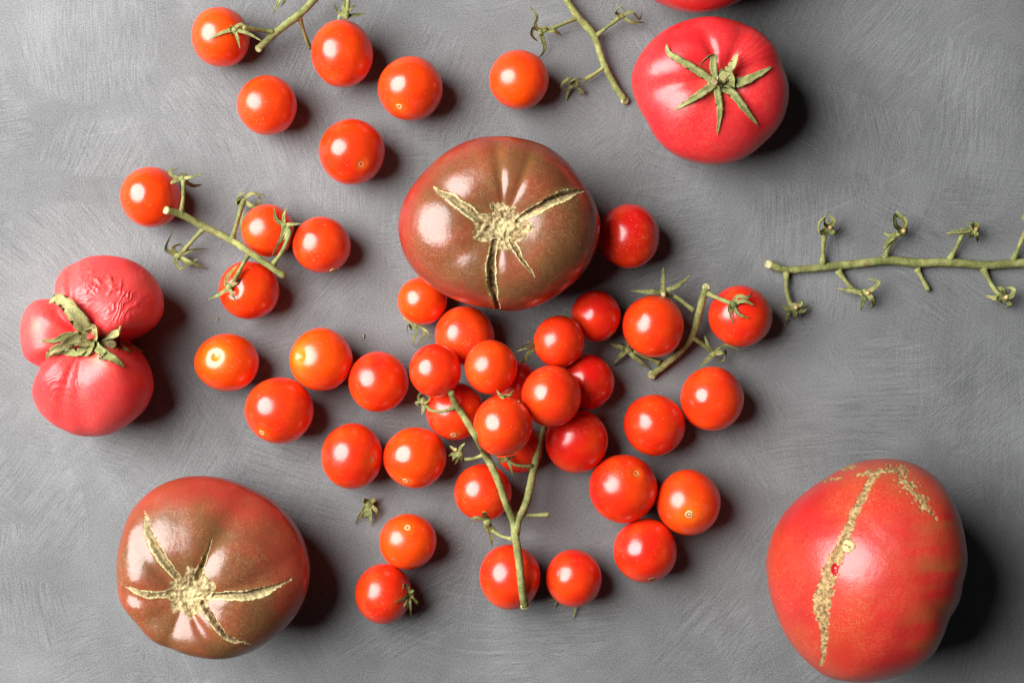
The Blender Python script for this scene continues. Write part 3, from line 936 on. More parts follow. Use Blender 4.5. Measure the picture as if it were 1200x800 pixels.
def scar_profile(kind):
    if kind in ('ring', 'tip'):
        return [(0, -.5), (1.1, -.4), (1.9, .35), (2.8, .7), (3.6, .25), (4.0, -.9)], [0, 1, 1, 1, 1]
    if kind == 'pit':
        return [(0, -1.1), (1.7, -.9), (2.3, .25), (2.9, .6), (3.6, .2), (4.0, -.9)], [0, 0, 1, 1, 1]
    if kind == 'dark':
        return [(0, -.3), (2.0, .3), (3.4, .4), (4.2, -.6)], [0, 0, 1]
    if kind == 'eye':
        return [(0, .5), (1.0, .3), (1.7, -.2), (2.6, .7), (3.8, .8), (4.8, .2), (5.3, -.9)], [1, 1, 0, 1, 1, 1]
    return [(0, -.4), (1.2, -.3), (2.0, .6), (3.0, .5), (3.8, -.8)], [0, 1, 1, 1]

CROOT = {}
CPOS = {}
NAu, NUu = 56, 40
for i, (x, y, rx, ry, lay, scar, hue, label) in enumerate(CH):
    z = Z[i]
    p, r = true(i, z)
    k = (D - z) / D
    C = np.array([p[0], -p[1], z])
    rad = np.array([rx * k, ry * k, r])
    CPOS[i] = (C, rad)
    rng = random.Random(i * 13 + 5)
    if scar:
        v = np.array([(scar[0] - x) / rx, -(scar[1] - y) / ry])
        L = min(np.linalg.norm(v), .985)
        v = v / (np.linalg.norm(v) + 1e-9) * L
        ax = np.array([v[0], v[1], math.sqrt(max(0, 1 - L * L))])
    else:
        a = rng.uniform(0, 6.28)
        ax = np.array([math.cos(a) * .8, math.sin(a) * .8, -.55])
    ax /= np.linalg.norm(ax)
    e1 = np.cross(ax, [0.3, 0.9, 0.2])
    e1 /= np.linalg.norm(e1)
    e2 = np.cross(ax, e1)
    u = np.linspace(0, math.pi, NUu) ** 1.0
    u = u - 0.28 * np.sin(2 * u) * 0.5
    aa = np.linspace(0, 2 * math.pi, NAu, endpoint=False)
    Ag, Ug = np.meshgrid(aa, u)
    dirs = (np.cos(Ug)[..., None] * ax + np.sin(Ug)[..., None] * (np.cos(Ag)[..., None] * e1 + np.sin(Ag)[..., None] * e2)).reshape(-1, 3)
    Uf = Ug.ravel()
    rd = 1 + 0.024 * noise(dirs * 1.1 + i * 3.3) + 0.010 * noise(dirs * 2.6 + i)
    kind = scar[2] if scar else None
    dimp = {'ring': .02, 'pit': .05, 'yellow': .085, 'eye': .03, 'tip': -.02, 'dark': .02, 'dimple': .10}.get(kind, .02)
    rd -= dimp * np.exp(-(Uf / (.16 if kind != 'dimple' else .2)) ** 2)
    if kind == 'yellow':
        rd -= 0.022 * np.exp(-(Uf / .38) ** 2)
    if scar:                      # the tomato is a shade flatter at its stem end
        rd *= 1 - 0.012 * np.exp(-(Uf / .6) ** 2)
    Pd = C + dirs * rd[:, None] * rad
    V = np.stack([Pd[:, 0], Pd[:, 1], np.maximum(Pd[:, 2], .05)], 1) * S
    F = []
    for a in range(NUu - 1):
        for b in range(NAu):
            F.append((a * NAu + b, (a + 1) * NAu + b, (a + 1) * NAu + (b + 1) % NAu, a * NAu + (b + 1) % NAu))
    ripe = np.zeros(len(V))
    if kind == 'yellow':
        ripe = np.exp(-(Uf / .40) ** 2.2) * .95
    elif kind == 'eye':
        ripe = np.exp(-(Uf / .5) ** 2) * .5
    elif kind in ('ring', 'pit'):
        ripe = np.exp(-(Uf / .22) ** 2) * .45
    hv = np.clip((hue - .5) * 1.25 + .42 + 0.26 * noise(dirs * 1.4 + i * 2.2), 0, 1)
    has_parts = (scar and kind != 'dimple') or i in (1, 11, 15, 20, 32, 34)
    at = {'ripe': ripe, 'hue': hv}
    G = "cherry tomatoes scattered over the grey board"
    # root sits where the tomato touches what carries it
    if has_parts:
        root = thing("cherry_tomato", label, "cherry tomato", Vector((C[0] * S, C[1] * S, (z - r) * S)), G)
        link_mesh("skin", V, F, M_CH, root, root, at)
    else:
        o3 = np.array([C[0] * S, C[1] * S, (z - r) * S])
        root = link_mesh("cherry_tomato", V - o3, F, M_CH, None, None, at)
        root.location = o3
        root['label'] = label
        root['category'] = "cherry tomato"
        root['group'] = G
        root['_o'] = [float(q) for q in o3]
    CROOT[i] = root
    add_tree(V, F)
    if scar and kind != 'dimple':
        prof, mi = scar_profile(kind)
        base = C + ax * rad * float(rd[0])
        V2, F2, MI = [], [], []
        ns = 14
        for q, (pr, ph) in enumerate(prof):
            for s_ in range(ns):
                a = 2 * math.pi * s_ / ns
                jit = 1.02 + .06 * math.sin(3 * a + i) + .05 * math.sin(5 * a + 2 * i)
                V2.append((base + (e1 * math.cos(a) + e2 * math.sin(a)) * pr * jit + ax * ph) * S)
        for q in range(len(prof) - 1):
            for s_ in range(ns):
                F2.append((q * ns + s_, (q + 1) * ns + s_, (q + 1) * ns + (s_ + 1) % ns, q * ns + (s_ + 1) % ns))
                MI.append(0 if mi[q] else 1)
        link_mesh("blossom_tip" if kind == 'tip' else "stem_scar", np.array(V2), F2, [M_RING, M_PIT], root, root, None, MI)

# ------------------------------------------------------------------ calyxes and vines
def lift(pts, r=0.0, clamp=True):
    """(x,y) or (x,y,z) points; a missing z means lying on what is there"""
    out = []
    for p in pts:
        if len(p) == 3 and not clamp:
            out.append(p)
            continue
        t = top(p[0], p[1]) + r
        out.append((p[0], p[1], max(t, p[2]) if len(p) == 3 else t))
    return out

def sepal(parent, root, pts, w, mat=None, clamp=True, gap=1.0, **kw):
    P = lift(pts, gap, clamp)
    # keep the blade above whatever it crosses between its points
    if clamp:
        Q = crom(P, 9)
        P = [(q[0], q[1], max(q[2], top(q[0], q[1]) + gap)) for q in Q]
    V, F = blade(P, w, n=14, **kw)
    return link_mesh("sepal", V, F, mat or M_SEPAL, parent, root)

def knob(root, name, c, r, mat, parent=None, squash=(1, 1, .8), seed=0, axis=None):
    nu, na = 9, 12
    V, F = [], []
    cx = np.array(W(*c))
    for a in range(nu + 1):
        for b in range(na):
            u, v = math.pi * a / nu, 2 * math.pi * b / na
            d = np.array([math.sin(u) * math.cos(v) * squash[0], math.sin(u) * math.sin(v) * squash[1], math.cos(u) * squash[2]])
            V.append(cx + d * r * S)
    V = np.array(V)
    nz = 1 + .16 * noise((V - cx) / S * .5 + seed)
    V = cx + (V - cx) * nz[:, None]
    for a in range(nu):
        for b in range(na):
            F.append((a * na + b, (a + 1) * na + b, (a + 1) * na + (b + 1) % na, a * na + (b + 1) % na))
    return link_mesh(name, V, F, mat, parent or root, root)

def calyx(root, hub, sepals, w=6.0, r=3.4, mat=None, hz=None, clamp=True, arch=5.0, seed=0, tipz=0.0, gap=1.0):
    """hub (x,y); each sepal: a list of points after the hub (tip last)"""
    hx, hy = hub
    z = hz if hz is not None else top(hx, hy) + r * .7
    k = knob(root, "calyx", (hx, hy, z), r, mat or M_SEPAL, seed=seed)
    rng = random.Random(seed + 99)
    for sp_ in sepals:
        pts = [(hx, hy, z)]
        if len(sp_) == 1:
            tx, ty = sp_[0][:2]
            L = math.hypot(tx - hx, ty - hy)
            px, py = -(ty - hy) / (L + .1), (tx - hx) / (L + .1)
            bow = rng.uniform(-.10, .10) * L
            pts.append((hx + (tx - hx) * .35 + px * bow * .7, hy + (ty - hy) * .35 + py * bow * .7, z + arch * .9))
            pts.append((hx + (tx - hx) * .7 + px * bow, hy + (ty - hy) * .7 + py * bow, z + arch * .8 + tipz * .4))
            tz = sp_[0][2] if len(sp_[0]) == 3 else z + tipz
            pts.append((tx, ty, tz))
        else:
            m = len(sp_)
            for q, p in enumerate(sp_):
                if len(p) == 3:
                    pts.append(p)
                else:
                    pts.append((p[0], p[1], z + arch * math.sin(math.pi * min(1, (q + 1) / m)) + tipz * (q + 1) / m))
        sepal(k, root, pts, w * rng.uniform(.85, 1.15), mat, clamp, gap, twist=rng.uniform(-.9, .9), fold=rng.uniform(.15, .55))
    return k

def stem(root, name, pts, rad, mat=None, cut=None, clamp=True, seed=0, gap=0.2, parent=None, rough=.12, cutm=None):
    P = lift(pts, np.mean(rad) + gap, clamp)
    if name == 'pedicel':
        rad = [rad[0] * 1.5, rad[0] * 1.02] + [q for q in rad[1:] for _ in (0, 1)] + [rad[-1] * 1.12]
    V, F, (C, T, R) = tube(P, rad, rough=rough, seed=seed)
    o = link_mesh(name, V, F, mat or M_STEM, parent or root, root)
    for end in (cut or ()):
        c, t, r = (C[0], -T[0], R[0]) if end == 0 else (C[-1], T[-1], R[-1])
        e1 = np.cross(t, [0, 0, 1.0]); e1 /= np.linalg.norm(e1); e2 = np.cross(t, e1)
        # the knife left the end face sloping, so it shows from above
        tilt = t * .55 + np.array([0, 0, .83]); tilt /= np.linalg.norm(tilt)
        V2, F2 = [], []
        for rr_, hh in ((1.12, -.5), (1.15, .25), (.80, .42), (.45, .22), (.2, .3)):
            for q in range(14):
                a = 2 * math.pi * q / 14
                g1 = e1; g2 = np.cross(tilt, e1)
                V2.append(c + t * r * .35 + (g1 * math.cos(a) + g2 * math.sin(a)) * r * rr_ + tilt * r * hh)
        for a in range(4):
            for q in range(14):
                F2.append((a * 14 + q, a * 14 + (q + 1) % 14, (a + 1) * 14 + (q + 1) % 14, (a + 1) * 14 + q))
        F2.append(tuple(range(56, 70)))
        link_mesh("cut_end", np.array(V2), F2, cutm or M_CUT, o, root)
    return o

# --- calyxes belonging to single tomatoes
r_ = CROOT[1]
stem(r_, "stalk", [(406, 22, 66), (407.5, 8, 70), (409, -16, 74)], [2.6, 2.4, 2.4], clamp=False, seed=3)
calyx(r_, (405, 19.5), [[(396, 14, 66), (391, 3, 72)], [(399, 17, 62), (396, 24, 60)], [(416, 18, 64), (428, 16, 60)], [(411, 10, 72), (417, 6, 74)], [(402, 8, 64), (404, 0, 58)]], 6.0, 3.6, hz=64, clamp=False, seed=1)
r_ = CROOT[11]
calyx(r_, (488, 381), [[(478, 376, 22), (471, 371, 14)], [(482, 385, 18), (478, 380, 24), (477, 390, 12)], [(487, 392, 22), (484, 402, 10), (490, 408, 4)], [(497, 386, 26), (494, 398, 18), (489, 404, 6)], [(500, 388, 30), (507, 402, 20)]], 5.0, 3.2, hz=22, clamp=False, seed=2)
r_ = CROOT[15]
zq = Z[15]
calyx(r_, (624.5, 410), [[(616, 408, zq + 8), (603, 413, zq)], [(622, 402, zq + 12), (614, 403, zq + 14), (612, 409, zq + 6)], [(619, 414, zq - 4), (612, 424, zq - 14), (606, 431, zq - 22)], [(616, 421, zq - 6), (611, 425, zq - 12)], [(627, 404, zq + 8), (618, 400, zq + 10)]], 5.0, 3.0, hz=zq, clamp=False, seed=3)
sepal(r_, r_, [(664, 380, 40), (662, 371, 40), (660.5, 361, 44)], 5.0, clamp=False)
r_ = CROOT[20]
calyx(r_, (593, 464), [[(586, 463), (582, 457)], [(598, 462), (602, 456)], [(589, 466), (583, 462)]], 4.6, 2.2, seed=4, arch=2)
sepal(r_, r_, [(613, 472), (609, 471), (607, 469)], 3.5)
r_ = CROOT[32]
calyx(r_, (479, 696), [[(470, 702), (463, 705.5)], [(475, 706), (473, 711)], [(481, 710), (481.5, 727, 6)], [(478, 688), (473, 684), (472, 690)], [(484, 692), (484, 700)]], 5.0, 3.6, hz=44, seed=5, arch=3)
stem(r_, "stalk", [(481, 698, 46), (486, 703, 42), (489, 706, 40)], [2.0, 1.9, 2.1], clamp=False, seed=6)
r_ = CROOT[34]
sepal(r_, r_, [(675, 706, 6), (674, 714, 5), (671, 726, 2)], 4.6, clamp=False)
sepal(r_, r_, [(655, 700, 5), (649, 702, 4), (641, 703, 1.5)], 4.0, clamp=False)
sepal(r_, r_, [(653, 702, 5), (651, 708, 3), (649, 712, 2)], 3.4, mat=M_SEPALD, clamp=False)

# --- star calyx of the pink tomato
c_ = (839.5, 98)
kz = top(*c_) + 2
k = knob(rootB, "calyx", (c_[0], c_[1], kz), 9, M_SEPAL, squash=(1.15, 1.0, .35), seed=4)
def bs(pts, w, mat=None, **kw):
    return sepal(k, rootB, [(c_[0], c_[1], kz + 1)] + [tuple(p) for p in z2x(pts)], w * .92, mat or M_STAR, True, 1.2, thick=.5, **kw)
def z2x(pts):
    return [(560 + p[0] * .325, p[1] * .325) + ((top(560 + p[0] * .325, p[1] * .325) + p[2],) if len(p) == 3 else ()) for p in pts]
bs([(800, 262, 3), (745, 228, 3), (690, 193, 4), (680, 158, 6)], 15, fold=.3)
bs([(848, 240, 9), (850, 200, 15), (825, 208, 12), (797, 240, 3)], 14, twist=.6)
bs([(905, 255, 8), (925, 225, 11), (937, 188, 8)], 17, M_SEPALD, twist=.4)
bs([(940, 300, 4), (1000, 275, 3), (1065, 240, 3)], 18, fold=.35)
bs([(915, 335, 4), (960, 390, 3), (1014, 457, 2.5)], 16, fold=.4)
bs([(866, 350, 4), (872, 410, 2.5), (862, 490, 2.5)], 14, fold=.4)
bs([(815, 330, 4), (770, 360, 3), (704, 399, 3)], 15, fold=.4)
bs([(890, 270, 7), (915, 270, 11), (925, 320, 6)], 24, M_SEPAL, fold=.5)
stem(rootB, "stalk", [(842, 97, kz), (842, 97, kz + 5), (838, 96.5, kz + 11)], [4.4, 3.4, 3.3], mat=M_STAR, clamp=False, cut=(1,), seed=8, cutm=M_STUB)

# --- dried calyx of the pinched tomato
c_ = (110, 399)
kz = top(*c_) + 4
k = knob(rootD, "calyx", (c_[0], c_[1], kz), 11, M_SEPALD, squash=(1.3, 1.0, .45), seed=5)
def z7x(pts):
    return [(p[0] * .325, 280 + p[1] * .325) + ((max(0, top(p[0] * .325, 280 + p[1] * .325)) + p[2],) if len(p) == 3 else ()) for p in pts]
def ds(pts, w, mat=None, start=None, **kw):
    s0 = start or (c_[0], c_[1], kz + 2)
    return sepal(k, rootD, [s0] + z7x(pts), w, mat or M_SEPALD, True, 1.3, **kw)
ds([(290, 290, 7), (245, 235, 8), (205, 215, 9), (175, 232, 4)], 25, fold=.4, base=.8)
ds([(280, 350, 6), (230, 385, 5), (190, 400, 4), (165, 433, 3)], 20, fold=.4, base=.9)
ds([(250, 345, 5), (200, 365, 4), (142, 366, 3)], 12, M_SEPAL, fold=.3)
ds([(300, 400, 5), (275, 412, 4), (220, 405, 3), (195, 425, 3)], 15, M_SEPAL, fold=.4)
ds([(360, 400, 6), (400, 425, 5), (425, 440, 4), (450, 466, 2)], 15, M_SEPAL, fold=.4)
ds([(410, 345, 10), (435, 335, 14), (430, 320, 16), (428, 372, 12), (420, 398, 6)], 13, M_SEPALD, twist=.8)
ds([(440, 375, 6), (480, 390, 5), (515, 405, 10), (510, 395, 12)], 6, M_SEPAL)
ds([(430, 385, 6), (470, 405, 5), (500, 392, 10), (545, 358, 12)], 5, M_SEPAL)
ds([(350, 340, 6), (340, 310, 7), (300, 330, 5)], 17, M_SEPALD, fold=.5)
ds([(300, 380, 5), (262, 372, 5), (215, 400, 3)], 17, M_SEPALD, fold=.5)
ds([(330, 400, 5), (315, 416, 4), (290, 420, 3)], 13, M_SEPAL, fold=.5)
ds([(380, 410, 5), (360, 430, 4), (395, 432, 3)], 10, M_SEPALD, fold=.5)
stem(rootD, "stalk", [(112, 398, kz), (119, 401, kz + 6), (129, 403, kz + 9)], [5.0, 4.4, 4.6], mat=M_SEPALD, clamp=False, cut=(1,), seed=9)

VG = "bare tomato vine stems left on the board"
def vine(label, xy):
    return thing("tomato_vine", label, "vine", W(xy[0], xy[1], 0), VG)

# --- vine at the top left
z1 = lambda p: conv(p, 200, 0, .3)
def zz(f, pts):
    out = []
    for p in pts:
        q = f([p[:2]])[0]
        out.append(q + ((p[2],) if len(p) == 3 else ()))
    return out
r_ = vine("vine stem slanting in from the top edge, one calyx on a cherry tomato", (330, 30))
stem(r_, "main_stem", zz(z1, [(655,-105,40),(605,-45,42),(560,0,44),(500,60,45),(420,120,44),(347,187,38)]), [3.6, 3.8, 4.2, 4.4, 4.2, 3.8], clamp=False, seed=11, cut=(1,))
stem(r_, "pedicel", zz(z1, [(400,126,44),(335,116,56),(285,108,68)]), [2.6, 2.4, 2.8], seed=12)
calyx(r_, z1([(250, 118)])[0], [zz(z1, [(205,128),(150,157)]), zz(z1, [(300,130),(357,162)]), zz(z1, [(262,150),(271,190)]), zz(z1, [(262,100),(285,97),(268,112)]), zz(z1, [(235,105),(238,145)])], 6.5, 4.2, seed=12, arch=3)
stem(r_, "pedicel", zz(z1, [(502,66,44),(522,130,28),(544,190,8)]), [2.4, 2.1, 2.3], seed=13, clamp=False)
stem(r_, "pedicel", zz(z1, [(560,0,44),(500,-45,46),(438,-22,42)]), [2.4, 2.2, 2.4], seed=14, clamp=False)
calyx(r_, z1([(430, -14)])[0], [zz(z1, [(418,15,40),(402,54,30)]), zz(z1, [(445,0,44),(430,25,40)]), zz(z1, [(400,-25,40),(380,-35,36)])], 6.5, 3.6, hz=42, clamp=False, seed=13)

# --- vine on the left
z3 = lambda p: conv(p, 120, 180, .275)
r_ = vine("forked green vine lying across four cherry tomatoes on the left", (255, 265))
stem(r_, "main_stem", zz(z3, [(278,243,54),(340,262,48),(440,315,40),(550,370,42),(640,430,62),(775,522,58)]), [3.9, 4.2, 4.0, 4.0, 3.8, 3.9], clamp=True, seed=15, cut=(0,))
stem(r_, "pedicel", zz(z3, [(335,258,48),(345,180,58),(344,112,58)]), [2.5, 2.2, 2.6], seed=16)
calyx(r_, z3([(338, 108)])[0], [zz(z3, [(300,95),(286,72),(320,68)]), zz(z3, [(380,100),(428,86)]), zz(z3, [(380,135,40),(424,133,30)]), zz(z3, [(305,118),(290,128)]), zz(z3, [(340,85),(360,88),(368,120,44)])], 6.5, 3.8, seed=16, arch=4, hz=58)
stem(r_, "pedicel", zz(z3, [(432,318,40),(380,375,26),(325,437,10)]), [2.5, 2.2, 2.6], seed=17)
calyx(r_, z3([(322, 436)])[0], [zz(z3, [(290,420,16),(268,400,22),(298,332,28)]), zz(z3, [(370,415),(442,405,4)]), zz(z3, [(380,465),(448,492,3)]), zz(z3, [(310,460),(330,490),(370,470,12)]), zz(z3, [(370,470,8),(405,447,14)]), zz(z3, [(300,400,18),(330,385,20),(345,400,14)])], 7, 5.0, seed=17, arch=5, hz=11)
stem(r_, "pedicel", zz(z3, [(553,368,44),(575,290,32),(600,205,20)]), [2.6, 2.3, 2.7], seed=18)
calyx(r_, z3([(600, 195)])[0], [zz(z3, [(570,215,18),(580,180,26),(625,160,28)]), zz(z3, [(640,170,28),(695,183,22)]), zz(z3, [(640,225,22),(668,205,18),(665,180,22)]), zz(z3, [(598,250,12),(588,335,4)]), zz(z3, [(575,205,14),(572,235,12)])], 7.5, 4.0, seed=18, arch=5, hz=19)
stem(r_, "pedicel", zz(z3, [(622,430,60),(595,480,66),(562,542,72)]), [2.5, 2.2, 2.7], seed=19)
calyx(r_, z3([(540, 568)])[0], [zz(z3, [(500,600),(448,622,40)]), zz(z3, [(550,595),(573,632)]), zz(z3, [(530,530),(580,470)]), zz(z3, [(570,550),(592,530)]), zz(z3, [(520,555),(545,580)])], 6.5, 4.2, seed=19, arch=3)
stem(r_, "pedicel", zz(z3, [(728,472,58),(770,410,62),(798,340,66),(790,312,67)]), [2.5, 2.4, 2.6, 2.8], seed=20)
calyx(r_, z3([(775, 305)])[0], [zz(z3, [(740,280),(728,225)]), zz(z3, [(775,260),(790,228,50)]), zz(z3, [(815,300,60),(852,298,60)]), zz(z3, [(765,350),(720,438)]), zz(z3, [(785,340),(762,380)])], 6.5, 3.8, seed=20, arch=3)

# --- vine at the top, in the middle
r_ = vine("short bare vine slanting down from the top edge beside the pink tomato", (690, 40))
stem(r_, "main_stem", zz(z2, [(255,-120,10),(290,-50,10),(320,0,10),(360,60,11),(420,130,11),(450,220,10),(490,300,8),(528,360,6)]), [3.6, 3.8, 4.2, 4.6, 4.0, 4.0, 4.2], seed=21, cut=(1,), clamp=False)
stem(r_, "pedicel", zz(z2, [(362,64,11),(300,90,16),(248,110,18)]), [2.4, 2.0, 2.6], seed=22, clamp=False)
calyx(r_, z2([(225, 115)])[0], [zz(z2, [(205,90,24),(212,60,30),(185,22,36)]), zz(z2, [(235,150,14),(240,180,8),(218,212,3)]), zz(z2, [(270,110,22),(302,128,12)]), zz(z2, [(200,100,26),(192,125,24),(215,150,12)]), zz(z2, [(250,100,24),(215,98,28)])], 7.5, 4.4, hz=19, clamp=False, seed=22)
stem(r_, "pedicel", zz(z2, [(425,132,11),(470,95,16),(512,64,18)]), [2.6, 2.0, 2.5], seed=23, clamp=False)
calyx(r_, z2([(518, 58)])[0], [zz(z2, [(495,45,24),(515,22,30),(535,50,20)]), zz(z2, [(550,80,18),(600,82,6)]), zz(z2, [(555,45,24),(580,70,18),(592,45,12)]), zz(z2, [(490,75,14),(480,68,16)])], 6.0, 3.8, hz=18, clamp=False, seed=23)
stem(r_, "pedicel", zz(z2, [(465,235,10),(420,268,12),(382,290,12)]), [2.6, 2.0, 2.6], seed=24, clamp=False)
calyx(r_, z2([(355, 302)])[0], [zz(z2, [(325,285,22),(298,318,16),(330,322,12)]), zz(z2, [(370,325,10),(385,335,6),(350,335,3)]), zz(z2, [(330,320,10),(318,362,2)]), zz(z2, [(330,300,18),(350,285,24),(385,285,16)]), zz(z2, [(320,300,14),(298,292,8)])], 6.5, 4.2, hz=13, clamp=False, seed=24)

# --- short vine on the right, between two tomatoes
z5b = lambda p: conv(p, 660, 230, .275)
r_ = vine("short vine stub with cut pale ends between two cherry tomatoes", (805, 395))
stem(r_, "main_stem", zz(z5b, [(609,392,42),(585,470,38),(548,600,26),(470,685,16),(382,758,7)]), [4.2, 4.2, 4.0, 4.0, 4.4], seed=25, cut=(0, 1), clamp=False)
stem(r_, "pedicel", zz(z5b, [(557,487,36),(510,450,34),(475,424,32)]), [2.6, 2.4, 2.6], seed=26, clamp=False)
calyx(r_, z5b([(425, 408)])[0], [zz(z5b, [(360,408,42),(288,403,34)]), zz(z5b, [(425,360,40),(427,302,32)]), zz(z5b, [(480,385,40),(510,365,38),(545,332,32)]), zz(z5b, [(450,420,36),(470,435,30)])], 8.5, 4.8, hz=38, clamp=False, seed=26)
knob(r_, "pedicel", z5b([(428, 418)])[0] + (42,), 3, M_CUT, seed=3)
stem(r_, "pedicel", zz(z5b, [(620,415,46),(672,438,62),(712,455,68)]), [2.6, 2.4, 2.6], seed=27)
calyx(r_, z5b([(724, 460)])[0], [zz(z5b, [(745,425),(790,430),(806,402)]), zz(z5b, [(770,445),(818,467)]), zz(z5b, [(745,500),(795,520)]), zz(z5b, [(712,500),(726,552)]), zz(z5b, [(705,475),(712,510)])], 7.0, 4.6, seed=27, arch=4)
stem(r_, "pedicel", zz(z5b, [(552,602,26),(600,635,22),(635,662,20)]), [2.6, 2.4, 2.6], seed=28, clamp=False)
calyx(r_, z5b([(640, 672)])[0], [zz(z5b, [(618,640,26),(603,594,26)]), zz(z5b, [(665,640,28),(700,632,34),(755,655,32),(790,652,26)]), zz(z5b, [(615,695,18),(583,728,12)]), zz(z5b, [(670,665,26),(690,665,22),(680,700,14),(655,690,16)])], 8.0, 4.6, hz=20, clamp=False, seed=28)
stem(r_, "pedicel", zz(z5b, [(412,712,12),(365,690,8),(300,662,8)]), [2.6, 2.3, 2.5], seed=29, clamp=False)
calyx(r_, z5b([(275, 655)])[0], [zz(z5b, [(240,642,14),(192,627,6)]), zz(z5b, [(272,630,14),(262,596,8)]), zz(z5b, [(245,680,12),(212,718,3)]), zz(z5b, [(310,690,12),(376,738,3)])], 8.5, 4.6, hz=9, clamp=False, seed=29)

# --- long bare vine on the right
z6 = lambda p: conv(p, 870, 220, .275)
r_ = vine("long bare vine with pairs of empty calyxes, reaching the right edge", (1050, 310))
stem(r_, "main_stem", zz(z6, [(118,328,9),(200,350,6),(350,337,6),(480,325,6),(620,310,6),(750,320,6),(880,318,6),(1040,330,6),(1200,320,6),(1330,312,6)]), [4.3, 4.2, 4.6, 4.8, 5.0, 5.2, 5.0, 5.0, 5.2, 4.6], seed=31, cut=(0,), clamp=False, rough=.09)
PE = [
 ([(188,358,6),(188,430,8),(202,486,12)], (222,512), [[(190,540,12),(188,582,3)],[(255,525,14),(284,498,8)],[(190,515,14),(168,498,6)],[(225,545,18),(215,560,10)],[(250,490,20),(235,480,16)]]),
 ([(342,325,6),(345,260,9),(350,205,14)], (368,170), [[(330,195,20),(325,150,28),(362,115,30)],[(390,190,16),(422,166,8)],[(345,150,26),(362,104,24)],[(390,140,24),(370,115,26)],[(350,200,18),(330,180,22)]]),
 ([(408,352,6),(445,402,8),(484,440,12)], (525,450), [[(460,440,14),(404,430,4)],[(565,425,20),(582,400,22),(530,386,16)],[(515,480,16),(505,525,3)],[(550,470,18),(560,500,10),(535,515,4)],[(500,455,18),(535,475,18)]]),
 ([(606,305,6),(625,252,9),(660,205,14)], (682,185), [[(650,160,26),(650,110,30),(690,150,24)],[(625,225,16),(598,268,5)],[(635,205,16),(602,192,6)],[(695,140,24),(655,98,20)],[(665,200,22),(700,205,16)]]),
 ([(885,305,6),(915,250,9),(945,192,14)], (988,178), [[(930,185,20),(866,196,8)],[(975,155,24),(962,142,16)],[(1000,205,16),(1002,232,4)],[(1005,155,24),(985,148,22)],[(970,200,18),(985,208,10)]]),
 ([(1028,345,6),(1055,400,8),(1085,445,12)], (1118,468), [[(1075,470,16),(1038,458,6)],[(1110,435,24),(1088,424,18)],[(1150,460,22),(1155,430,22),(1115,425,18)],[(1140,500,14),(1110,510,6)],[(1085,470,18),(1110,495,14)]]),
 ([(1155,310,6),(1180,250,10),(1207,190,15)], (1228,160), [[(1205,130,20),(1200,110,16)],[(1260,170,16),(1290,165,6)],[(1240,190,12),(1250,210,4)]]),
]
for q, (pp, hb, ss) in enumerate(PE):
    stem(r_, "pedicel", zz(z6, pp + [(hb[0], hb[1], 13)]), [3.2, 2.4, 2.8, 3.2], seed=32 + q, clamp=False)
    kk = calyx(r_, z6([hb])[0], [zz(z6, s_) for s_ in ss], 9.5, 6.2, hz=13, clamp=False, seed=40 + q)
    hx, hy = z6([hb])[0]
    knob(r_, "attachment_scar", (hx + 2.5 + random.uniform(-1, 1), hy - .5, 18.4), 2.5, M_RING, parent=kk, seed=q)
stem(r_, "pedicel", zz(z6, [(744,345,6),(770,392,5),(792,436,4)]), [2.8, 2.2, 2.8], seed=50, clamp=False)

# --- the Y-shaped vine over the pile
r_ = vine("Y-shaped vine stem standing over the pile of cherry tomatoes", (605, 640))
stem(r_, "main_stem", [(615, 709, 66), (612, 690, 77), (608, 655, 82), (604, 628, 70), (601.5, 611, 66), (593, 590, 72), (583, 561, 76), (570, 534, 74), (557, 510, 72), (543, 487, 72), (534, 473, 72), (528, 459, 64)], [4.4, 4.3, 4.3, 4.6, 4.4, 4.0, 4.0, 4.2, 3.9, 4.0, 4.0, 3.8], seed=61, cut=(0,), clamp=True)
stem(r_, "main_stem", [(604, 630, 68), (607, 611, 66), (617, 588, 60), (625, 552, 54), (632, 523, 44), (638, 500, 32)], [4.6, 4.3, 4.4, 4.2, 3.9, 3.5], seed=62, clamp=False)
stem(r_, "pedicel", [(533, 477, 71), (518, 482, 66), (506, 481, 50), (500, 476, 46)], [2.0, 1.7, 1.7, 2.2], seed=63)
calyx(r_, (496, 470), [[(490, 466, 50), (494, 460, 52), (503, 464, 48)], [(500, 472, 52), (504, 466, 54), (498, 462, 50)], [(496, 480, 44), (494, 486, 40)], [(488, 472, 46), (492, 477, 44)]], 6.0, 4.2, hz=46, clamp=False, seed=63)
stem(r_, "pedicel", [(566, 533, 72), (555, 537, 60), (546, 538, 48)], [2.0, 1.7, 2.0], seed=64, clamp=False)
calyx(r_, (538, 532), [[(532, 526, 46), (527, 522, 44)], [(540, 524, 48), (545, 519, 50)], [(530, 532, 44), (525, 535, 34)], [(535, 540, 42), (533, 544, 30)], [(542, 538, 44), (544, 542, 34)], [(532, 536, 46), (530, 541, 36)]], 6.0, 5.0, hz=44, clamp=False, seed=64)
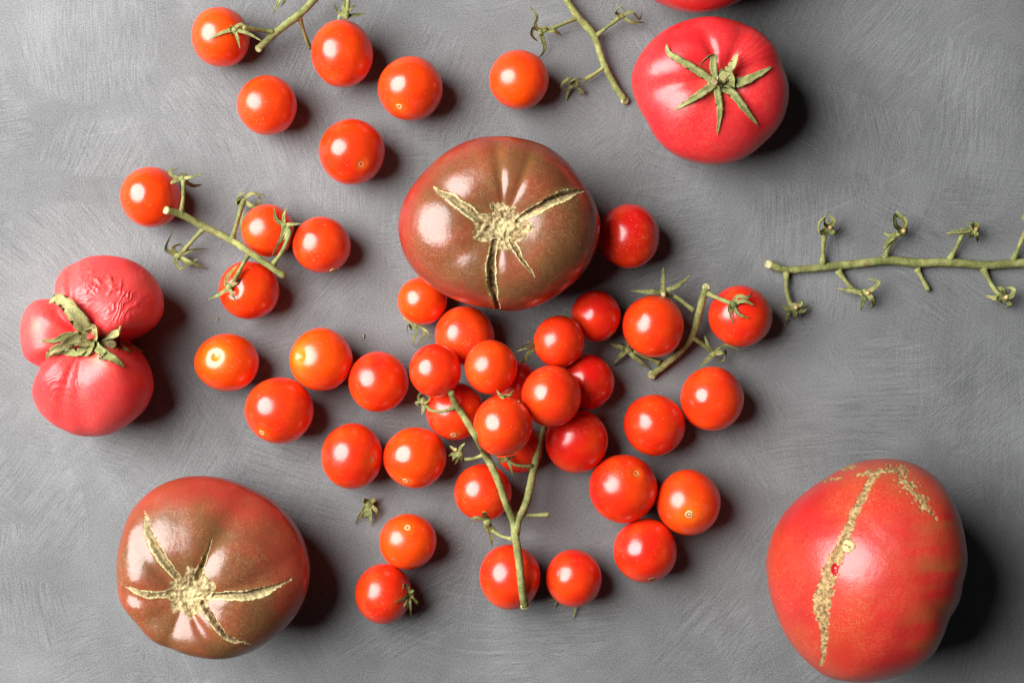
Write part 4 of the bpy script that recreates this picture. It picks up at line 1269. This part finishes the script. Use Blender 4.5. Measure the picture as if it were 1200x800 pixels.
knob(r_, "attachment_scar", (534, 527, 46), 2.4, M_RING, seed=5)
stem(r_, "pedicel", [(624, 546, 55), (606, 545, 60), (596, 540, 62)], [2.0, 1.8, 2.0], seed=65)
calyx(r_, (594, 538), [[(588, 541, 62), (582, 545, 60)], [(598, 546, 62), (601, 557, 60)], [(600, 535, 60), (604, 533, 58)], [(586, 537, 62), (584, 541, 60)]], 5.5, 3.4, hz=62, clamp=True, seed=65)
stem(r_, "pedicel", [(616, 603.5, 60), (630, 603.5, 58), (643, 602.5, 56)], [2.2, 2.0, 2.6], seed=66, clamp=False)
stem(r_, "pedicel", [(601, 631, 68), (588, 628, 60), (577, 621, 56)], [2.2, 1.8, 2.2], seed=67, clamp=False)
calyx(r_, (571, 611), [[(560, 606), (553, 608), (557, 613)], [(566, 600), (573, 600)], [(575, 625, 40), (577, 640, 24)], [(578, 620, 46), (583, 622, 44)], [(568, 618, 46), (572, 622, 44)]], 6.5, 4.8, hz=52, clamp=True, seed=67)

# --- loose calyx and crumbs on the board
r_ = thing("loose_calyx", "loose dried calyx lying alone on the board between the cherry tomatoes", "calyx", W(433, 594, 0))
calyx(r_, (432, 590), [[(424, 600, 10), (416, 614, 2)], [(434, 603, 12), (434.5, 616, 2)], [(441, 598, 12), (442, 608, 4)], [(426, 585, 14), (425, 590, 16)], [(438, 586, 12), (443, 584, 10)], [(430, 602, 11), (424, 606, 3)]], 8.5, 6.0, hz=7, clamp=False, seed=71)
for lab, pts in (("tiny stem crumb on the board below the pink lobed tomato's shadow side", [(254, 372, 1.2), (255.5, 375, 1.4)]),
                 ("tiny green stem crumb on the board above the bare scratched cherry tomato", [(425.5, 391, 1.2), (426.5, 396, 1.4)])):
    o_ = thing("stem_crumb", lab, "crumb", W(pts[0][0], pts[0][1], 0), "stem crumbs on the board")
    V, F, _x = tube(pts, [1.0, .7], n=5, sides=6)
    link_mesh("fragment", V, F, M_SEPALD, o_, o_)

for o in scene.objects:
    if '_o' in o:
        del o['_o']
